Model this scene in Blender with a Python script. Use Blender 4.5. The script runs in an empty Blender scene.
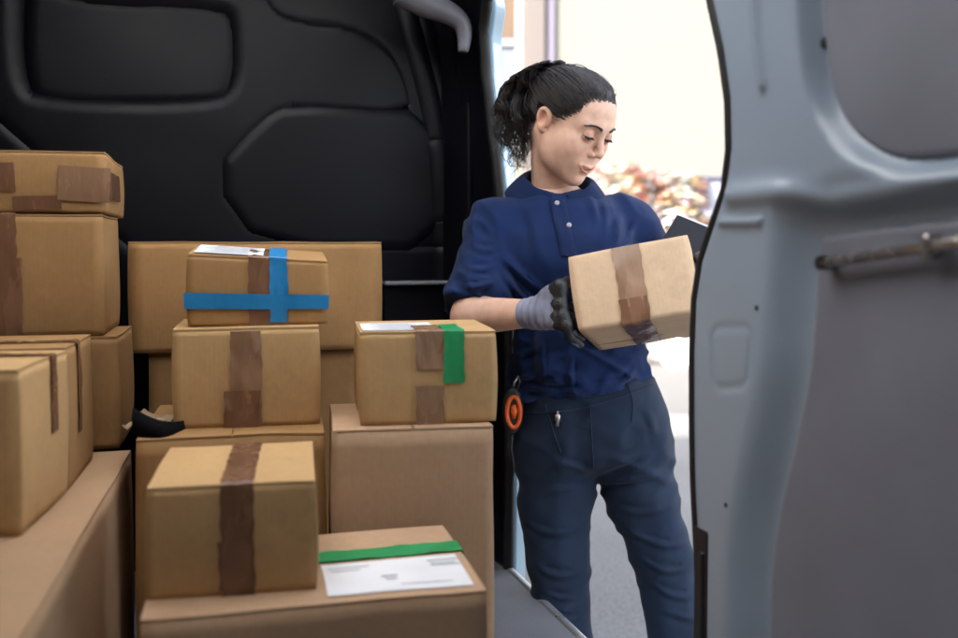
import bpy, bmesh, math, random
import numpy as np
from mathutils import Vector, Matrix
random.seed(7); RNG = np.random.default_rng(7)
S = bpy.context.scene
COL = S.collection
rad = math.radians

# ------------------------------------------------------------------ camera
YAW, PITCH, FPX, W0, H0 = 18.3, 2.3, 931.0, 958.0, 638.0
EYE = Vector((0, 0, 1.25))
PPY = 243 + FPX * math.tan(rad(PITCH))          # principal point row of the lens shift
cam_d = bpy.data.cameras.new('camera'); cam = bpy.data.objects.new('camera', cam_d); COL.objects.link(cam)
cam.location = EYE
cam.rotation_euler = (rad(90 - PITCH), 0, rad(-YAW))
cam_d.sensor_width = 36; cam_d.lens = 36 * FPX / W0
cam_d.shift_y = (PPY - H0 / 2) / W0
cam_d.clip_start = 0.02; cam_d.clip_end = 500
cam_d.dof.use_dof = True; cam_d.dof.focus_distance = 1.64; cam_d.dof.aperture_fstop = 2.6
S.camera = cam

# ------------------------------------------------------------------ sky, sun, exposure
SUN_EL, SUN_AZ = 34, 241        # azimuth from +Y towards +X
wd = bpy.data.worlds.new('World'); S.world = wd; wd.use_nodes = True
nt = wd.node_tree
sky = nt.nodes.new('ShaderNodeTexSky'); sky.sky_type = 'NISHITA'; sky.sun_disc = False
sky.sun_elevation = rad(SUN_EL); sky.sun_rotation = rad(SUN_AZ)
sky.dust_density = 3.0; sky.air_density = 1.0
bg = nt.nodes['Background']; bg.inputs['Strength'].default_value = 0.15
veil = nt.nodes.new('ShaderNodeHueSaturation'); veil.inputs['Saturation'].default_value = .38      # thin overcast: a paler sky
nt.links.new(sky.outputs[0], veil.inputs['Color']); nt.links.new(veil.outputs[0], bg.inputs['Color'])
sl = bpy.data.lights.new('sun', 'SUN'); sun = bpy.data.objects.new('sun', sl); COL.objects.link(sun)
sl.energy = 2.0; sl.angle = rad(.8); sl.color = (1, .955, .88)
sd = Vector((math.sin(rad(SUN_AZ)) * math.cos(rad(SUN_EL)), math.cos(rad(SUN_AZ)) * math.cos(rad(SUN_EL)), math.sin(rad(SUN_EL))))
sun.rotation_euler = sd.to_track_quat('Z', 'Y').to_euler()
S.view_settings.view_transform = 'Standard'; S.view_settings.look = 'None'
S.view_settings.gamma = 1; S.view_settings.use_curve_mapping = False
S.view_settings.exposure = 2.9
S.cycles.max_bounces = 10; S.cycles.diffuse_bounces = 6
S.cycles.use_denoising = True

# ------------------------------------------------------------------ where a sight line meets the place
cy_, sy_ = math.cos(rad(YAW)), math.sin(rad(YAW))
RGT = Vector((cy_, -sy_, 0)); FWD = Vector((sy_, cy_, 0))
def _ray(px, py):
    x = (px - W0 / 2) / FPX; u = -(py - PPY) / FPX
    p = rad(PITCH)
    return x, math.cos(p) + u * math.sin(p), u * math.cos(p) - math.sin(p)   # right, forward, up
def vw(px, py, d):                               # in the frame right / forward / up of the lens
    x, y, z = _ray(px, py); k = d / y
    return np.array((x * k, d, EYE.z + z * k))
def f2w(v): return RGT * float(v[0]) + FWD * float(v[1]) + Vector((0, 0, float(v[2])))
def at(px, py, d): return f2w(vw(px, py, d))
def on_x(px, py, X):
    x, y, z = _ray(px, py); dv = RGT * x + FWD * y + Vector((0, 0, z)); k = X / dv.x
    return dv.y * k, EYE.z + dv.z * k           # Y, Z
def on_y(px, py, Y):
    x, y, z = _ray(px, py); dv = RGT * x + FWD * y + Vector((0, 0, z)); k = Y / dv.y
    return dv.x * k, EYE.z + dv.z * k           # X, Z

# ------------------------------------------------------------------ helpers
def mesh_obj(name, verts, faces, mat=None, parent=None, smooth=False, loc=None):
    me = bpy.data.meshes.new(name)
    me.from_pydata([tuple(map(float, v)) for v in verts], [], [tuple(int(i) for i in f) for f in faces]); me.update()
    o = bpy.data.objects.new(name, me); COL.objects.link(o)
    if mat is not None: me.materials.append(mat)
    if smooth: me.polygons.foreach_set('use_smooth', [True] * len(me.polygons))
    if parent is not None: o.parent = parent
    if loc is not None: o.location = loc
    return o
def tag(o, label=None, cat=None, group=None, kind=None):
    if label: o['label'] = label
    if cat: o['category'] = cat
    if group: o['group'] = group
    if kind: o['kind'] = kind
    return o
def empty(name, label, cat, loc=(0, 0, 0), rz=0, group=None):
    o = bpy.data.objects.new(name, None); COL.objects.link(o)
    o.location = loc; o.rotation_euler = (0, 0, rz); o.empty_display_size = .1
    return tag(o, label, cat, group)
class MB:
    def __init__(s): s.v = []; s.f = []
    def add(s, v, f):
        n = len(s.v); s.v += [tuple(map(float, p)) for p in v]; s.f += [tuple(int(i) + n for i in q) for q in f]; return s
    def box(s, c, size, rot=None):
        c = Vector(c); h = [k / 2 for k in size]; R = rot or Matrix.Identity(3)
        v = [c + R @ Vector((x * h[0], y * h[1], z * h[2])) for x in (-1, 1) for y in (-1, 1) for z in (-1, 1)]
        return s.add(v, [(0, 1, 3, 2), (4, 6, 7, 5), (0, 4, 5, 1), (2, 3, 7, 6), (0, 2, 6, 4), (1, 5, 7, 3)])
    def tube(s, pts, r, n=10, cap=True):
        pts = [Vector(p) for p in pts]; m = len(pts)
        rs = r if hasattr(r, '__len__') else [r] * m
        v = []; f = []; ref = None
        for i, p in enumerate(pts):
            t = (pts[min(i + 1, m - 1)] - pts[max(i - 1, 0)])
            t = t.normalized() if t.length > 1e-9 else Vector((0, 0, 1))
            if ref is None: ref = Vector((0, 0, 1)) if abs(t.z) < .9 else Vector((1, 0, 0))
            a = (ref - t * ref.dot(t)); a = a.normalized() if a.length > 1e-6 else t.orthogonal().normalized()
            b = t.cross(a); ref = a
            for k in range(n):
                q = 2 * math.pi * k / n; v.append(p + (a * math.cos(q) + b * math.sin(q)) * rs[i])
        for i in range(m - 1):
            for k in range(n):
                f.append((i * n + k, i * n + (k + 1) % n, (i + 1) * n + (k + 1) % n, (i + 1) * n + k))
        if cap: f.append(tuple(range(n))[::-1]); f.append(tuple(range((m - 1) * n, m * n)))
        return s.add(v, f)
    def build(s, name, mat, parent=None, smooth=False, bevel=0, seg=2):
        o = mesh_obj(name, s.v, s.f, mat, parent, smooth)
        if bevel:
            b = o.modifiers.new('b', 'BEVEL'); b.width = bevel; b.segments = seg; b.limit_method = 'ANGLE'; b.angle_limit = rad(35)
            b.harden_normals = False
            o.data.polygons.foreach_set('use_smooth', [True] * len(o.data.polygons))
            try:
                w = o.modifiers.new('w', 'WEIGHTED_NORMAL'); w.keep_sharp = True
            except Exception: pass
        return o
def sheet(name, xs, ys, fn, mat, parent=None, solid=0, mask=None, smooth=True):
    """grid of points fn(a,b)->xyz over two arrays, one continuous sheet"""
    A, B = np.meshgrid(xs, ys, indexing='ij'); P = fn(A, B); n, m = A.shape
    idx = np.arange(n * m).reshape(n, m)
    F = np.stack([idx[:-1, :-1], idx[1:, :-1], idx[1:, 1:], idx[:-1, 1:]], -1).reshape(-1, 4)
    V = P.reshape(-1, 3)
    if mask is not None:
        mk = mask(A, B); keep = (mk[:-1, :-1] & mk[1:, :-1] & mk[1:, 1:] & mk[:-1, 1:]).reshape(-1)
        F = F[keep]; used = np.unique(F); mp = -np.ones(len(V), int); mp[used] = np.arange(len(used)); V = V[used]; F = mp[F]
    o = mesh_obj(name, V, F, mat, parent, smooth)
    if solid:
        s = o.modifiers.new('s', 'SOLIDIFY'); s.thickness = abs(solid); s.offset = -1 if solid > 0 else 1
    return o
def poly_sd(P, A, B):
    """signed distance (negative inside) of arrays A,B to polygon P"""
    P = np.asarray(P, float); d = np.full(A.shape, 1e9); ins = np.zeros(A.shape, bool)
    for i in range(len(P)):
        a = P[i]; b = P[(i + 1) % len(P)]; e = b - a; w0 = A - a[0]; w1 = B - a[1]
        t = np.clip((w0 * e[0] + w1 * e[1]) / (e @ e + 1e-12), 0, 1)
        d = np.minimum(d, np.hypot(w0 - e[0] * t, w1 - e[1] * t))
        c = ((a[1] <= B) & (b[1] > B)) | ((b[1] <= B) & (a[1] > B))
        with np.errstate(divide='ignore', invalid='ignore'):
            xi = a[0] + (B - a[1]) / (e[1] if abs(e[1]) > 1e-12 else 1e-12) * e[0]
        ins ^= c & (A < xi)
    return np.where(ins, -d, d)
def line_d(P, A, B):
    P = np.asarray(P, float); d = np.full(A.shape, 1e9)
    for i in range(len(P) - 1):
        a = P[i]; e = P[i + 1] - a; w0 = A - a[0]; w1 = B - a[1]
        t = np.clip((w0 * e[0] + w1 * e[1]) / (e @ e + 1e-12), 0, 1)
        d = np.minimum(d, np.hypot(w0 - e[0] * t, w1 - e[1] * t))
    return d
def chaikin(P, n=2, closed=True):
    P = [np.asarray(p, float) for p in P]
    for _ in range(n):
        Q = [] if closed else [P[0]]
        for i in range(len(P) if closed else len(P) - 1):
            a, b = P[i], P[(i + 1) % len(P)]; Q += [a * .75 + b * .25, a * .25 + b * .75]
        if not closed: Q.append(P[-1])
        P = Q
    return np.array(P)
def sstep(x, a, b):
    t = np.clip((x - a) / (b - a), 0, 1); return t * t * (3 - 2 * t)
def vnoise(P, scale, seed=0):
    """smooth value noise at points P (n,3), about -1..1"""
    q = np.asarray(P, float) * scale + seed * 17.31; i = np.floor(q).astype(np.int64); f = q - i; f = f * f * (3 - 2 * f); out = 0
    for dx in (0, 1):
        for dy in (0, 1):
            for dz in (0, 1):
                a = (i[:, 0] + dx) * 73856093 ^ (i[:, 1] + dy) * 19349663 ^ (i[:, 2] + dz) * 83492791 ^ (seed * 2654435761 & 0xffffffff)
                a = (a ^ (a >> 13)) * 1274126177 & 0xffffffff; a = (a ^ (a >> 16)) & 0xffff
                w = (f[:, 0] if dx else 1 - f[:, 0]) * (f[:, 1] if dy else 1 - f[:, 1]) * (f[:, 2] if dz else 1 - f[:, 2])
                out = out + w * (a / 32767.5 - 1)
    return out

# ------------------------------------------------------------------ materials
def mat(name, col, rough=.6, var=.0, vscale=8, bump=.0, bscale=60, stretch=(1, 1, 1), metal=0, coat=0, spec=.5, detail=4, sheen=0):
    m = bpy.data.materials.new(name); m.use_nodes = True; t = m.node_tree; N = t.nodes; L = t.links
    b = N['Principled BSDF']; b.inputs['Roughness'].default_value = rough; b.inputs['Metallic'].default_value = metal
    b.inputs['Base Color'].default_value = (*col, 1); b.inputs['Specular IOR Level'].default_value = spec
    if coat: b.inputs['Coat Weight'].default_value = coat; b.inputs['Coat Roughness'].default_value = .15
    if sheen: b.inputs['Sheen Weight'].default_value = sheen
    tc = N.new('ShaderNodeTexCoord'); mp = N.new('ShaderNodeMapping'); mp.inputs['Scale'].default_value = stretch
    L.new(tc.outputs['Object'], mp.inputs[0])
    if var:
        n = N.new('ShaderNodeTexNoise'); n.inputs['Scale'].default_value = vscale; n.inputs['Detail'].default_value = detail
        L.new(mp.outputs[0], n.inputs['Vector'])
        r = N.new('ShaderNodeMapRange'); r.inputs[1].default_value = .3; r.inputs[2].default_value = .7
        r.inputs[3].default_value = 1 - var; r.inputs[4].default_value = 1 + var
        L.new(n.outputs['Fac'], r.inputs[0])
        mx = N.new('ShaderNodeMix'); mx.data_type = 'RGBA'; mx.blend_type = 'MULTIPLY'; mx.inputs[0].default_value = 1
        mx.inputs[6].default_value = (*col, 1); L.new(r.outputs[0], mx.inputs[7]); L.new(mx.outputs[2], b.inputs['Base Color'])
        m['mix'] = mx.name
        rr = N.new('ShaderNodeMapRange'); rr.inputs[1].default_value = .3; rr.inputs[2].default_value = .7
        rr.inputs[3].default_value = max(0, rough - .08); rr.inputs[4].default_value = min(1, rough + .08)
        L.new(n.outputs['Fac'], rr.inputs[0]); L.new(rr.outputs[0], b.inputs['Roughness'])
    if bump:
        n2 = N.new('ShaderNodeTexNoise'); n2.inputs['Scale'].default_value = bscale; n2.inputs['Detail'].default_value = 3
        L.new(mp.outputs[0], n2.inputs['Vector'])
        bp = N.new('ShaderNodeBump'); bp.inputs['Strength'].default_value = bump; bp.inputs['Distance'].default_value = .003
        L.new(n2.outputs['Fac'], bp.inputs['Height']); L.new(bp.outputs[0], b.inputs['Normal'])
    return m
def cardboard(name, col):
    """kraft board: long fibres, blotches and the faint ribs of the fluting"""
    m = mat(name, col, .78, .075, 7, spec=.25); t = m.node_tree; N = t.nodes; L = t.links; b = N['Principled BSDF']
    tc = N.new('ShaderNodeTexCoord')
    mp = N.new('ShaderNodeMapping'); mp.inputs['Scale'].default_value = (120, 120, 90); L.new(tc.outputs['Object'], mp.inputs[0])
    fib = N.new('ShaderNodeTexNoise'); fib.inputs['Scale'].default_value = 1; fib.inputs['Detail'].default_value = 5; L.new(mp.outputs[0], fib.inputs['Vector'])
    r = N.new('ShaderNodeMapRange'); r.inputs[1].default_value = .3; r.inputs[2].default_value = .7; r.inputs[3].default_value = .955; r.inputs[4].default_value = 1.045
    L.new(fib.outputs['Fac'], r.inputs[0])
    mx = N.new('ShaderNodeMix'); mx.data_type = 'RGBA'; mx.blend_type = 'MULTIPLY'; mx.inputs[0].default_value = 1
    L.new(N[m['mix']].outputs[2], mx.inputs[6]); L.new(r.outputs[0], mx.inputs[7])
    st = N.new('ShaderNodeTexNoise'); st.inputs['Scale'].default_value = 5; st.inputs['Detail'].default_value = 6; st.inputs['Roughness'].default_value = .65; L.new(tc.outputs['Object'], st.inputs['Vector'])
    rs = N.new('ShaderNodeMapRange'); rs.inputs[1].default_value = .54; rs.inputs[2].default_value = .68; rs.inputs[3].default_value = 1; rs.inputs[4].default_value = .86; L.new(st.outputs['Fac'], rs.inputs[0])
    m2 = N.new('ShaderNodeMix'); m2.data_type = 'RGBA'; m2.blend_type = 'MULTIPLY'; m2.inputs[0].default_value = 1; L.new(mx.outputs[2], m2.inputs[6]); L.new(rs.outputs[0], m2.inputs[7])
    L.new(m2.outputs[2], b.inputs['Base Color'])
    wv = N.new('ShaderNodeTexWave'); wv.inputs['Scale'].default_value = 45; wv.inputs['Distortion'].default_value = .6; wv.bands_direction = 'X'
    L.new(tc.outputs['Object'], wv.inputs['Vector'])
    n3 = N.new('ShaderNodeTexNoise'); n3.inputs['Scale'].default_value = 14; n3.inputs['Detail'].default_value = 4; L.new(tc.outputs['Object'], n3.inputs['Vector'])
    ad = N.new('ShaderNodeMath'); ad.operation = 'MULTIPLY_ADD'; ad.inputs[1].default_value = .018; L.new(wv.outputs['Fac'], ad.inputs[0]); L.new(n3.outputs['Fac'], ad.inputs[2])
    bp = N.new('ShaderNodeBump'); bp.inputs['Strength'].default_value = .35; bp.inputs['Distance'].default_value = .006
    L.new(ad.outputs[0], bp.inputs['Height']); L.new(bp.outputs[0], b.inputs['Normal'])
    return m
M = {}
M['kraft'] = cardboard('kraft board', (.335, .190, .078))  # darkened to stand in for dim light on upper left and back boxes
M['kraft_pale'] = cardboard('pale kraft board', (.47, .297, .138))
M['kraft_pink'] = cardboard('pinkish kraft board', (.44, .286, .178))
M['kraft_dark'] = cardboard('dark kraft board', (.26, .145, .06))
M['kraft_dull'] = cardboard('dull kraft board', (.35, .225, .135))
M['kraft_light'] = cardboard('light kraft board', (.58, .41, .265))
M['tape_brown'] = mat('brown parcel tape', (.165, .082, .045), .24, .22, 30, .5, 45, (1, 1, .35), spec=.5)
M['tape_tan'] = mat('thin tan tape', (.25, .145, .085), .26, .16, 30, .5, 45, (1, 1, .35), spec=.5)
M['tape_blue'] = mat('blue tape', (.012, .19, .45), .42, .12, 30, .25, 50)
M['tape_green'] = mat('green tape', (.015, .26, .085), .42, .12, 30, .25, 50)
M['label'] = mat('white paper label', (.74, .76, .80), .45, .03, 20, .1, 30)
M['print'] = mat('grey print ink', (.24, .25, .33), .5, .2, 80)
M['black_trim'] = mat('black moulded liner', (.0026, .0029, .0052), .42, .18, 5, .12, 420, spec=.17)
M['rubber'] = mat('black rubber seal', (.008, .008, .009), .55, .1, 20, .1, 200)
M['paint'] = mat('grey blue van paint', (.280, .345, .430), .27, 0, 4, .0, 300, coat=0)
M['paint_out'] = mat('pale blue van paint', (.36, .50, .60), .2, .03, 4, coat=.8)
M['header'] = mat('light grey header trim', (.12, .123, .145), .45, .08, 10)
M['board'] = mat('dark grey liner board', (.185, .193, .240), .5, .12, 6, .15, 500)
M['metal'] = mat('brushed metal', (.42, .39, .38), .28, .1, 30, .1, 200, metal=.85)
M['alu'] = mat('grey sill metal', (.55, .57, .60), .35, .08, 20, .05, 120, metal=.7)
M['vfloor'] = mat('grey van floor lining', (.17, .18, .205), .55, .12, 10, .25, 240)
M['plug'] = mat('black plastic plug', (.006, .006, .008), .5)
M['ceil'] = mat('dark roof lining', (.08, .082, .09), .8, .05, 10)
M['lining'] = mat('pale wall lining', (.13, .125, .12), .7, .05, 10)

# ------------------------------------------------------------------ ground, street, building
def asphalt(name, c, sc):
    m = mat(name, c, .9, .12, 1.2, .7, 130); t = m.node_tree; N = t.nodes; L = t.links
    v = N.new('ShaderNodeTexNoise'); v.inputs['Scale'].default_value = sc; v.inputs['Detail'].default_value = 6; v.inputs['Roughness'].default_value = .7
    tc = N.new('ShaderNodeTexCoord'); L.new(tc.outputs['Object'], v.inputs['Vector'])
    r = N.new('ShaderNodeMapRange'); r.inputs[1].default_value = .35; r.inputs[2].default_value = .65; r.inputs[3].default_value = .6; r.inputs[4].default_value = 1.35
    L.new(v.outputs['Fac'], r.inputs[0]); mx = N.new('ShaderNodeMix'); mx.data_type = 'RGBA'; mx.blend_type = 'MULTIPLY'; mx.inputs[0].default_value = 1
    L.new(N[m['mix']].outputs[2], mx.inputs[6]); L.new(r.outputs[0], mx.inputs[7]); L.new(mx.outputs[2], N['Principled BSDF'].inputs['Base Color']); return m
g = MB(); g.add([(-80, -80, 0), (80, -80, 0), (80, 80, 0), (-80, 80, 0)], [(0, 1, 2, 3)])
tag(g.build('ground', asphalt('worn pale asphalt', (.145, .142, .143), 70)), kind='structure')
def slab(name, d0, d1, x0, x1, z0, z1, m, **k):
    b = MB(); c = [f2w((x, d, 0)) for x, d in ((x0, d0), (x1, d0), (x1, d1), (x0, d1))]
    b.add([(p.x, p.y, z) for z in (z0, z1) for p in c], [(0, 1, 5, 4), (1, 2, 6, 5), (2, 3, 7, 6), (3, 0, 4, 7), (4, 5, 6, 7), (3, 2, 1, 0)])
    return b.build(name, m, **k)
tag(slab('pavement', 6.06, 14, -20, 25, -.1, .122, mat('pale paving', (.105, .101, .098), .85, .1, 2, .3, 60)), kind='structure')
tag(slab('kerb', 5.9, 6.055, -20, 25, -.1, .13, mat('kerb stone', (.17, .17, .17), .8, .12, 6, .3, 60), bevel=.012), kind='structure')

cream = mat('cream render', (.118, .113, .099), .85, .03, 1.5, .2, 40)
WD = 10.4
bld = empty('building', 'cream rendered building across the street behind the woman', 'building', f2w((3, WD, 0)), rad(-YAW))
b = MB(); b.box((0, 1.5, 4), (16, 3, 8)); b.build('wall', cream, bld)
b = MB(); b.box((0, -.02, .45), (16.02, .06, .65)); b.build('plinth', mat('grey plinth', (.42, .40, .38), .85, .08, 3, .3, 40), bld, bevel=.01)
def blx(px, py): v = vw(px, py, WD); return v[0] - 3, v[2]
x0, _ = blx(523, 0); x1, _ = blx(545, 0)
b = MB(); b.box(((x0 + x1) / 2, -.06, 3.9), (x1 - x0, .12, 7.8)); b.build('pilaster', mat('pale pink stone', (.085, .071, .064), .8, .05, 3, .2, 30), bld, bevel=.02)
b = MB(); b.box((x1 + .06, -.03, 3.9), (.08, .06, 7.8)); b.build('drainpipe', mat('lilac grey pipe', (.10, .085, .12), .5), bld)
wx0, wz1 = blx(470, -60); wx1, _ = blx(519, 0); _, wz0 = blx(0, 150); _, wzm = blx(0, 44)
b = MB()
for c, s in ((((wx0 + wx1) / 2, -.04, wz0), (wx1 - wx0 + .1, .1, .08)), ((wx0, -.04, (wz0 + wz1) / 2), (.08, .08, wz1 - wz0)), ((wx1, -.04, (wz0 + wz1) / 2), (.08, .08, wz1 - wz0)), (((wx0 + wx1) / 2, -.04, wzm), (wx1 - wx0, .08, .07))): b.box(c, s)
fr = b.build('window', mat('white window frame', (.2, .2, .2), .5), bld, bevel=.006)
b = MB(); b.box(((wx0 + wx1) / 2, -.012, (wz0 + wzm) / 2), (wx1 - wx0 - .05, .02, wzm - wz0)); b.build('pane', mat('milky glass', (.11, .125, .15), .3, .04, 3), fr)
b = MB(); b.box(((wx0 + wx1) / 2, -.02, (wz1 + wzm) / 2), (wx1 - wx0 - .05, .035, wz1 - wzm - .04)); b.build('shutter', mat('ochre wooden shutter', (.06, .032, .014), .6, .3, 6, .3, 30, (1, 1, .2)), fr)

# flowering shrubs in planters before the building
leafm = mat('shrub leaves', (.34, .36, .31), .6, .3, 8)
def petals(cols): return [mat('petals %d' % i, c, .6, .15, 20) for i, c in enumerate(cols)]
def shrub(px, pytop, d, w, cols, label, n=330):
    base = at(px, 300, d); base.z = .122; top = at(px, pytop, d).z - .122; r = random.Random(px)
    t = empty('flower_shrub', label, 'shrub', base, rad(-YAW), 'flowering shrubs in planters')
    b = MB(); b.tube([(0, 0, 0), (0, 0, .03), (0, 0, .55), (0, 0, .6), (0, 0, .6)], [w * .30, w * .34, w * .42, w * .45, w * .38], 20); b.build('planter', mat('pale stone planter', (.55, .52, .49), .8, .1, 8), t, smooth=False)
    lv, fl = MB(), [MB() for _ in cols]
    for i in range(240):
        a = r.uniform(0, 6.28); zz = r.uniform(.5, top); rr = w * .62 * math.sqrt(r.random()) * (1 - .45 * max(0, (zz - .9) / max(.2, top - .9)))
        p = Vector((math.cos(a) * rr, math.sin(a) * rr, zz)); e1 = Vector((r.gauss(0, 1), r.gauss(0, 1), r.gauss(0, 1))).normalized() * .06; e2 = e1.orthogonal().normalized() * .028
        lv.add([p - e1, p + e2, p + e1, p - e2], [(0, 1, 2, 3)])
    lv.build('foliage', leafm, t)
    for i in range(n):
        a = r.uniform(0, 6.28); zz = r.uniform(.6, top); rr = w * .66 * (1 - .45 * max(0, (zz - .9) / max(.2, top - .9))) * r.uniform(.75, 1)
        p = Vector((math.cos(a) * rr, math.sin(a) * rr, zz)); s = r.uniform(.05, .10); q = fl[int(r.random() ** 1.2 * len(cols))]
        for k in range(5):
            an = k * 1.2566 + r.random() * .4; R = Matrix.Rotation(an, 3, (p - Vector((0, 0, 1))).normalized()); e = (R @ p.orthogonal().normalized()) * s; n2 = p.normalized() * .02; sd_ = e.cross(p.normalized()) * .5
            q.add([p, p + e * .6 + sd_ + n2, p + e + n2 * 1.5, p + e * .6 - sd_ + n2], [(0, 1, 2, 3)])
    for q, m in zip(fl, petals(cols)): q.build('blossoms', m, t)
OR, PK, YE, WH, RD = (.54, .31, .22), (.56, .41, .42), (.53, .43, .26), (.56, .53, .56), (.52, .29, .27)
shrub(618, 166, 8.6, .55, [OR, YE, PK, RD], 'tall shrub with mostly orange blossoms next to the blue shirt shoulder')
shrub(651, 172, 8.9, .55, [PK, WH, OR], 'shrub with pink and white blossoms between two orange and yellow ones')
shrub(681, 176, 8.5, .50, [YE, PK, OR, WH], 'shrub with yellow and pink blossoms next to the pale street cabinet')
cab = empty('street_cabinet', 'pale grey street cabinet with blue and lilac patches beside the flowering shrubs', 'cabinet', at(716, 300, 8.7) * 1, rad(-YAW)); cab.location.z = .122
ch = at(716, 182, 8.7).z - .122
b = MB(); b.box((0, 0, ch / 2), (.50, .4, ch)); b.build('case', mat('pale grey coated steel', (.20, .21, .26), .5, .1, 4), cab, bevel=.015)
b = MB(); b.box((0, 0, ch + .022), (.56, .46, .04)); b.build('lid', mat('dark steel lid', (.05, .05, .07), .5), cab, bevel=.01)
b = MB(); b.box((-.19, -.207, ch * .72), (.09, .012, ch * .5)); b.build('hinge_strip', mat('lilac strip', (.10, .08, .15), .5), cab)
b = MB(); b.box((.06, -.206, ch * .80), (.18, .01, .30)); b.build('sticker', mat('blue sticker', (.08, .12, .22), .5, .3, 9), cab)
b = MB(); b.box((.09, -.206, ch * .56), (.22, .01, .2)); b.build('sticker', mat('pale sticker', (.30, .31, .34), .5, .3, 9), cab)

# ------------------------------------------------------------------ the van
XS, ZF, YB, ZR = .686, .55, 2.12, 1.93           # side plane, floor, bulkhead, roof
van = empty('delivery_van', 'grey blue delivery van seen from inside its cargo space with the side opening free', 'van', (0, 0, 0))
def sx(z): return XS - .055 * (np.maximum(0, (np.asarray(z, float) - 1.15)) / .6) ** 1.5
# far liner (bulkhead)
xs = np.concatenate([np.arange(-.96, .38, .005), np.arange(.38, .655, .002)]); zs = np.arange(ZF, ZR, .005)
B2 = lambda L: [on_y(x, y, YB) for x, y in L]
rec = chaikin(B2([(10, -30), (10, 90), (40, 112), (215, 114), (243, 95), (243, 20), (226, 2), (60, -4), (20, -40)]), 2)
reci = chaikin(B2([(30, -24), (30, 85), (48, 104), (212, 106), (233, 90), (233, 26), (218, 8), (62, 4), (40, -30)]), 2)
upg = chaikin(B2([(262, -20), (268, 12), (290, 26), (345, 31), (384, 50), (402, 86), (406, 116), (288, 110)]), 1, False)
hexg = chaikin(B2([(406, 117), (286, 110), (262, 124), (213, 178), (262, 246), (440, 247)]), 1, False)
hexs = chaikin(B2([(440, 117), (286, 110), (262, 124), (213, 178), (262, 250), (440, 252)]), 1)
low = B2([(-200, 98), (0, 122), (32, 150), (90, 215), (150, 262)])
seam = B2([(262, 247), (446, 247)])
rib1 = chaikin(B2([(396, -10), (414, 55), (430, 120), (438, 190), (441, 330)]), 2, False)
rib2 = chaikin(B2([(410, -10), (428, 60), (443, 125), (450, 190), (452, 330)]), 2, False)
def bulk(A, B):
    h = np.zeros_like(A)
    d = poly_sd(rec, A, B); h -= .022 * sstep(-d, -.002, .016); d2 = poly_sd(reci, A, B); h += .012 * sstep(-d2, -.002, .014)
    h -= .008 * np.exp(-(line_d(upg, A, B) / .0045) ** 2)
    h -= .008 * np.exp(-(line_d(hexg, A, B) / .0045) ** 2)
    h += .006 * sstep(-poly_sd(hexs, A, B), .0, .010)
    h -= .010 * np.exp(-(line_d(low, A, B) / .008) ** 2)
    h -= .008 * np.exp(-(line_d(seam, A, B) / .005) ** 2)
    h += .014 * np.exp(-(line_d(rib1, A, B) / .010) ** 2) + .008 * np.exp(-(line_d(rib2, A, B) / .008) ** 2)
    h += .12 * sstep(A, .595, .66) ** 1.5
    h += .018 * np.sin(A * 2.3 + .5) * np.sin((B - .5) * 2.0) 
    n = vnoise(np.stack([A.ravel(), B.ravel(), A.ravel() * 0], 1), 7, 3).reshape(A.shape) * .0012
    return np.stack([A, YB - h - n, B], -1)
lin = sheet('bulkhead', xs, zs, lambda A, B: bulk(A, B), M['black_trim'], van, solid=-.03)
# small ledge tray low on the bulkhead
tx0, tz = on_y(382, 283, YB - .05); tx1, _ = on_y(444, 283, YB - .05)
b = MB(); b.box(((tx0 + tx1) / 2, YB - .035, tz - .05), (tx1 - tx0, .05, .09)); b.build('storage_bin', M['black_trim'], van, bevel=.006)
b = MB(); b.box(((tx0 + tx1) / 2 + .005, YB - .045, tz), (tx1 - tx0 + .01, .075, .009)); b.build('ledge', mat('grey ledge edge', (.20, .21, .24), .3), van, bevel=.003)
# floor, left lining, roof
YR = -1.1
b = MB(); b.box((-.20, YR - .02, (ZF + ZR) / 2), (1.52, .04, ZR - ZF)); b.build('added_rear_door', M['lining'], van, bevel=.01)  # unseen closed door, added to darken the cargo space
b = MB(); b.box((-.135, (YR + YB) / 2, ZF - .03), (1.64, YB - YR, .06)); b.build('cargo_floor', M['vfloor'], van)
b = MB(); b.box((-.975, (YR + YB) / 2, (ZF + ZR) / 2), (.03, YB - YR, ZR - ZF)); b.build('side_lining', M['lining'], van)
b = MB()
for x0_, x1_, y0_, y1_ in ((-.99, -.28, YR - .05, YB + .05), (.45, .67, YR - .05, YB + .05), (-.28, .45, YR - .05, .55), (-.28, .45, 1.85, YB + .05)): b.box(((x0_ + x1_) / 2, (y0_ + y1_) / 2, ZR + .02), (x1_ - x0_, y1_ - y0_, .04))
b.build('roof', M['ceil'], van)
gl = bpy.data.materials.new('added translucent roof panel'); gl.use_nodes = True; N_ = gl.node_tree.nodes; N_.remove(N_['Principled BSDF'])
tr_ = N_.new('ShaderNodeBsdfTranslucent'); tr_.inputs[0].default_value = (.68, .67, .65, 1); df_ = N_.new('ShaderNodeBsdfDiffuse'); df_.inputs[0].default_value = (.5, .5, .5, 1)
ad_ = N_.new('ShaderNodeAddShader'); gl.node_tree.links.new(tr_.outputs[0], ad_.inputs[0]); gl.node_tree.links.new(df_.outputs[0], ad_.inputs[1]); gl.node_tree.links.new(ad_.outputs[0], N_['Material Output'].inputs[0])
b = MB(); b.add([(-.282, .548, ZR + .042), (.452, .548, ZR + .042), (.452, 1.852, ZR + .042), (-.282, 1.852, ZR + .042)], [(0, 1, 2, 3)]); b.build('added_skylight', gl, van)  # made-up roof light, added so daylight falls on the box tops
b = MB(); b.box((-.14, .8, .36), (1.5, 3.6, .24)); b.build('chassis', M['plug'], van)
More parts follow.
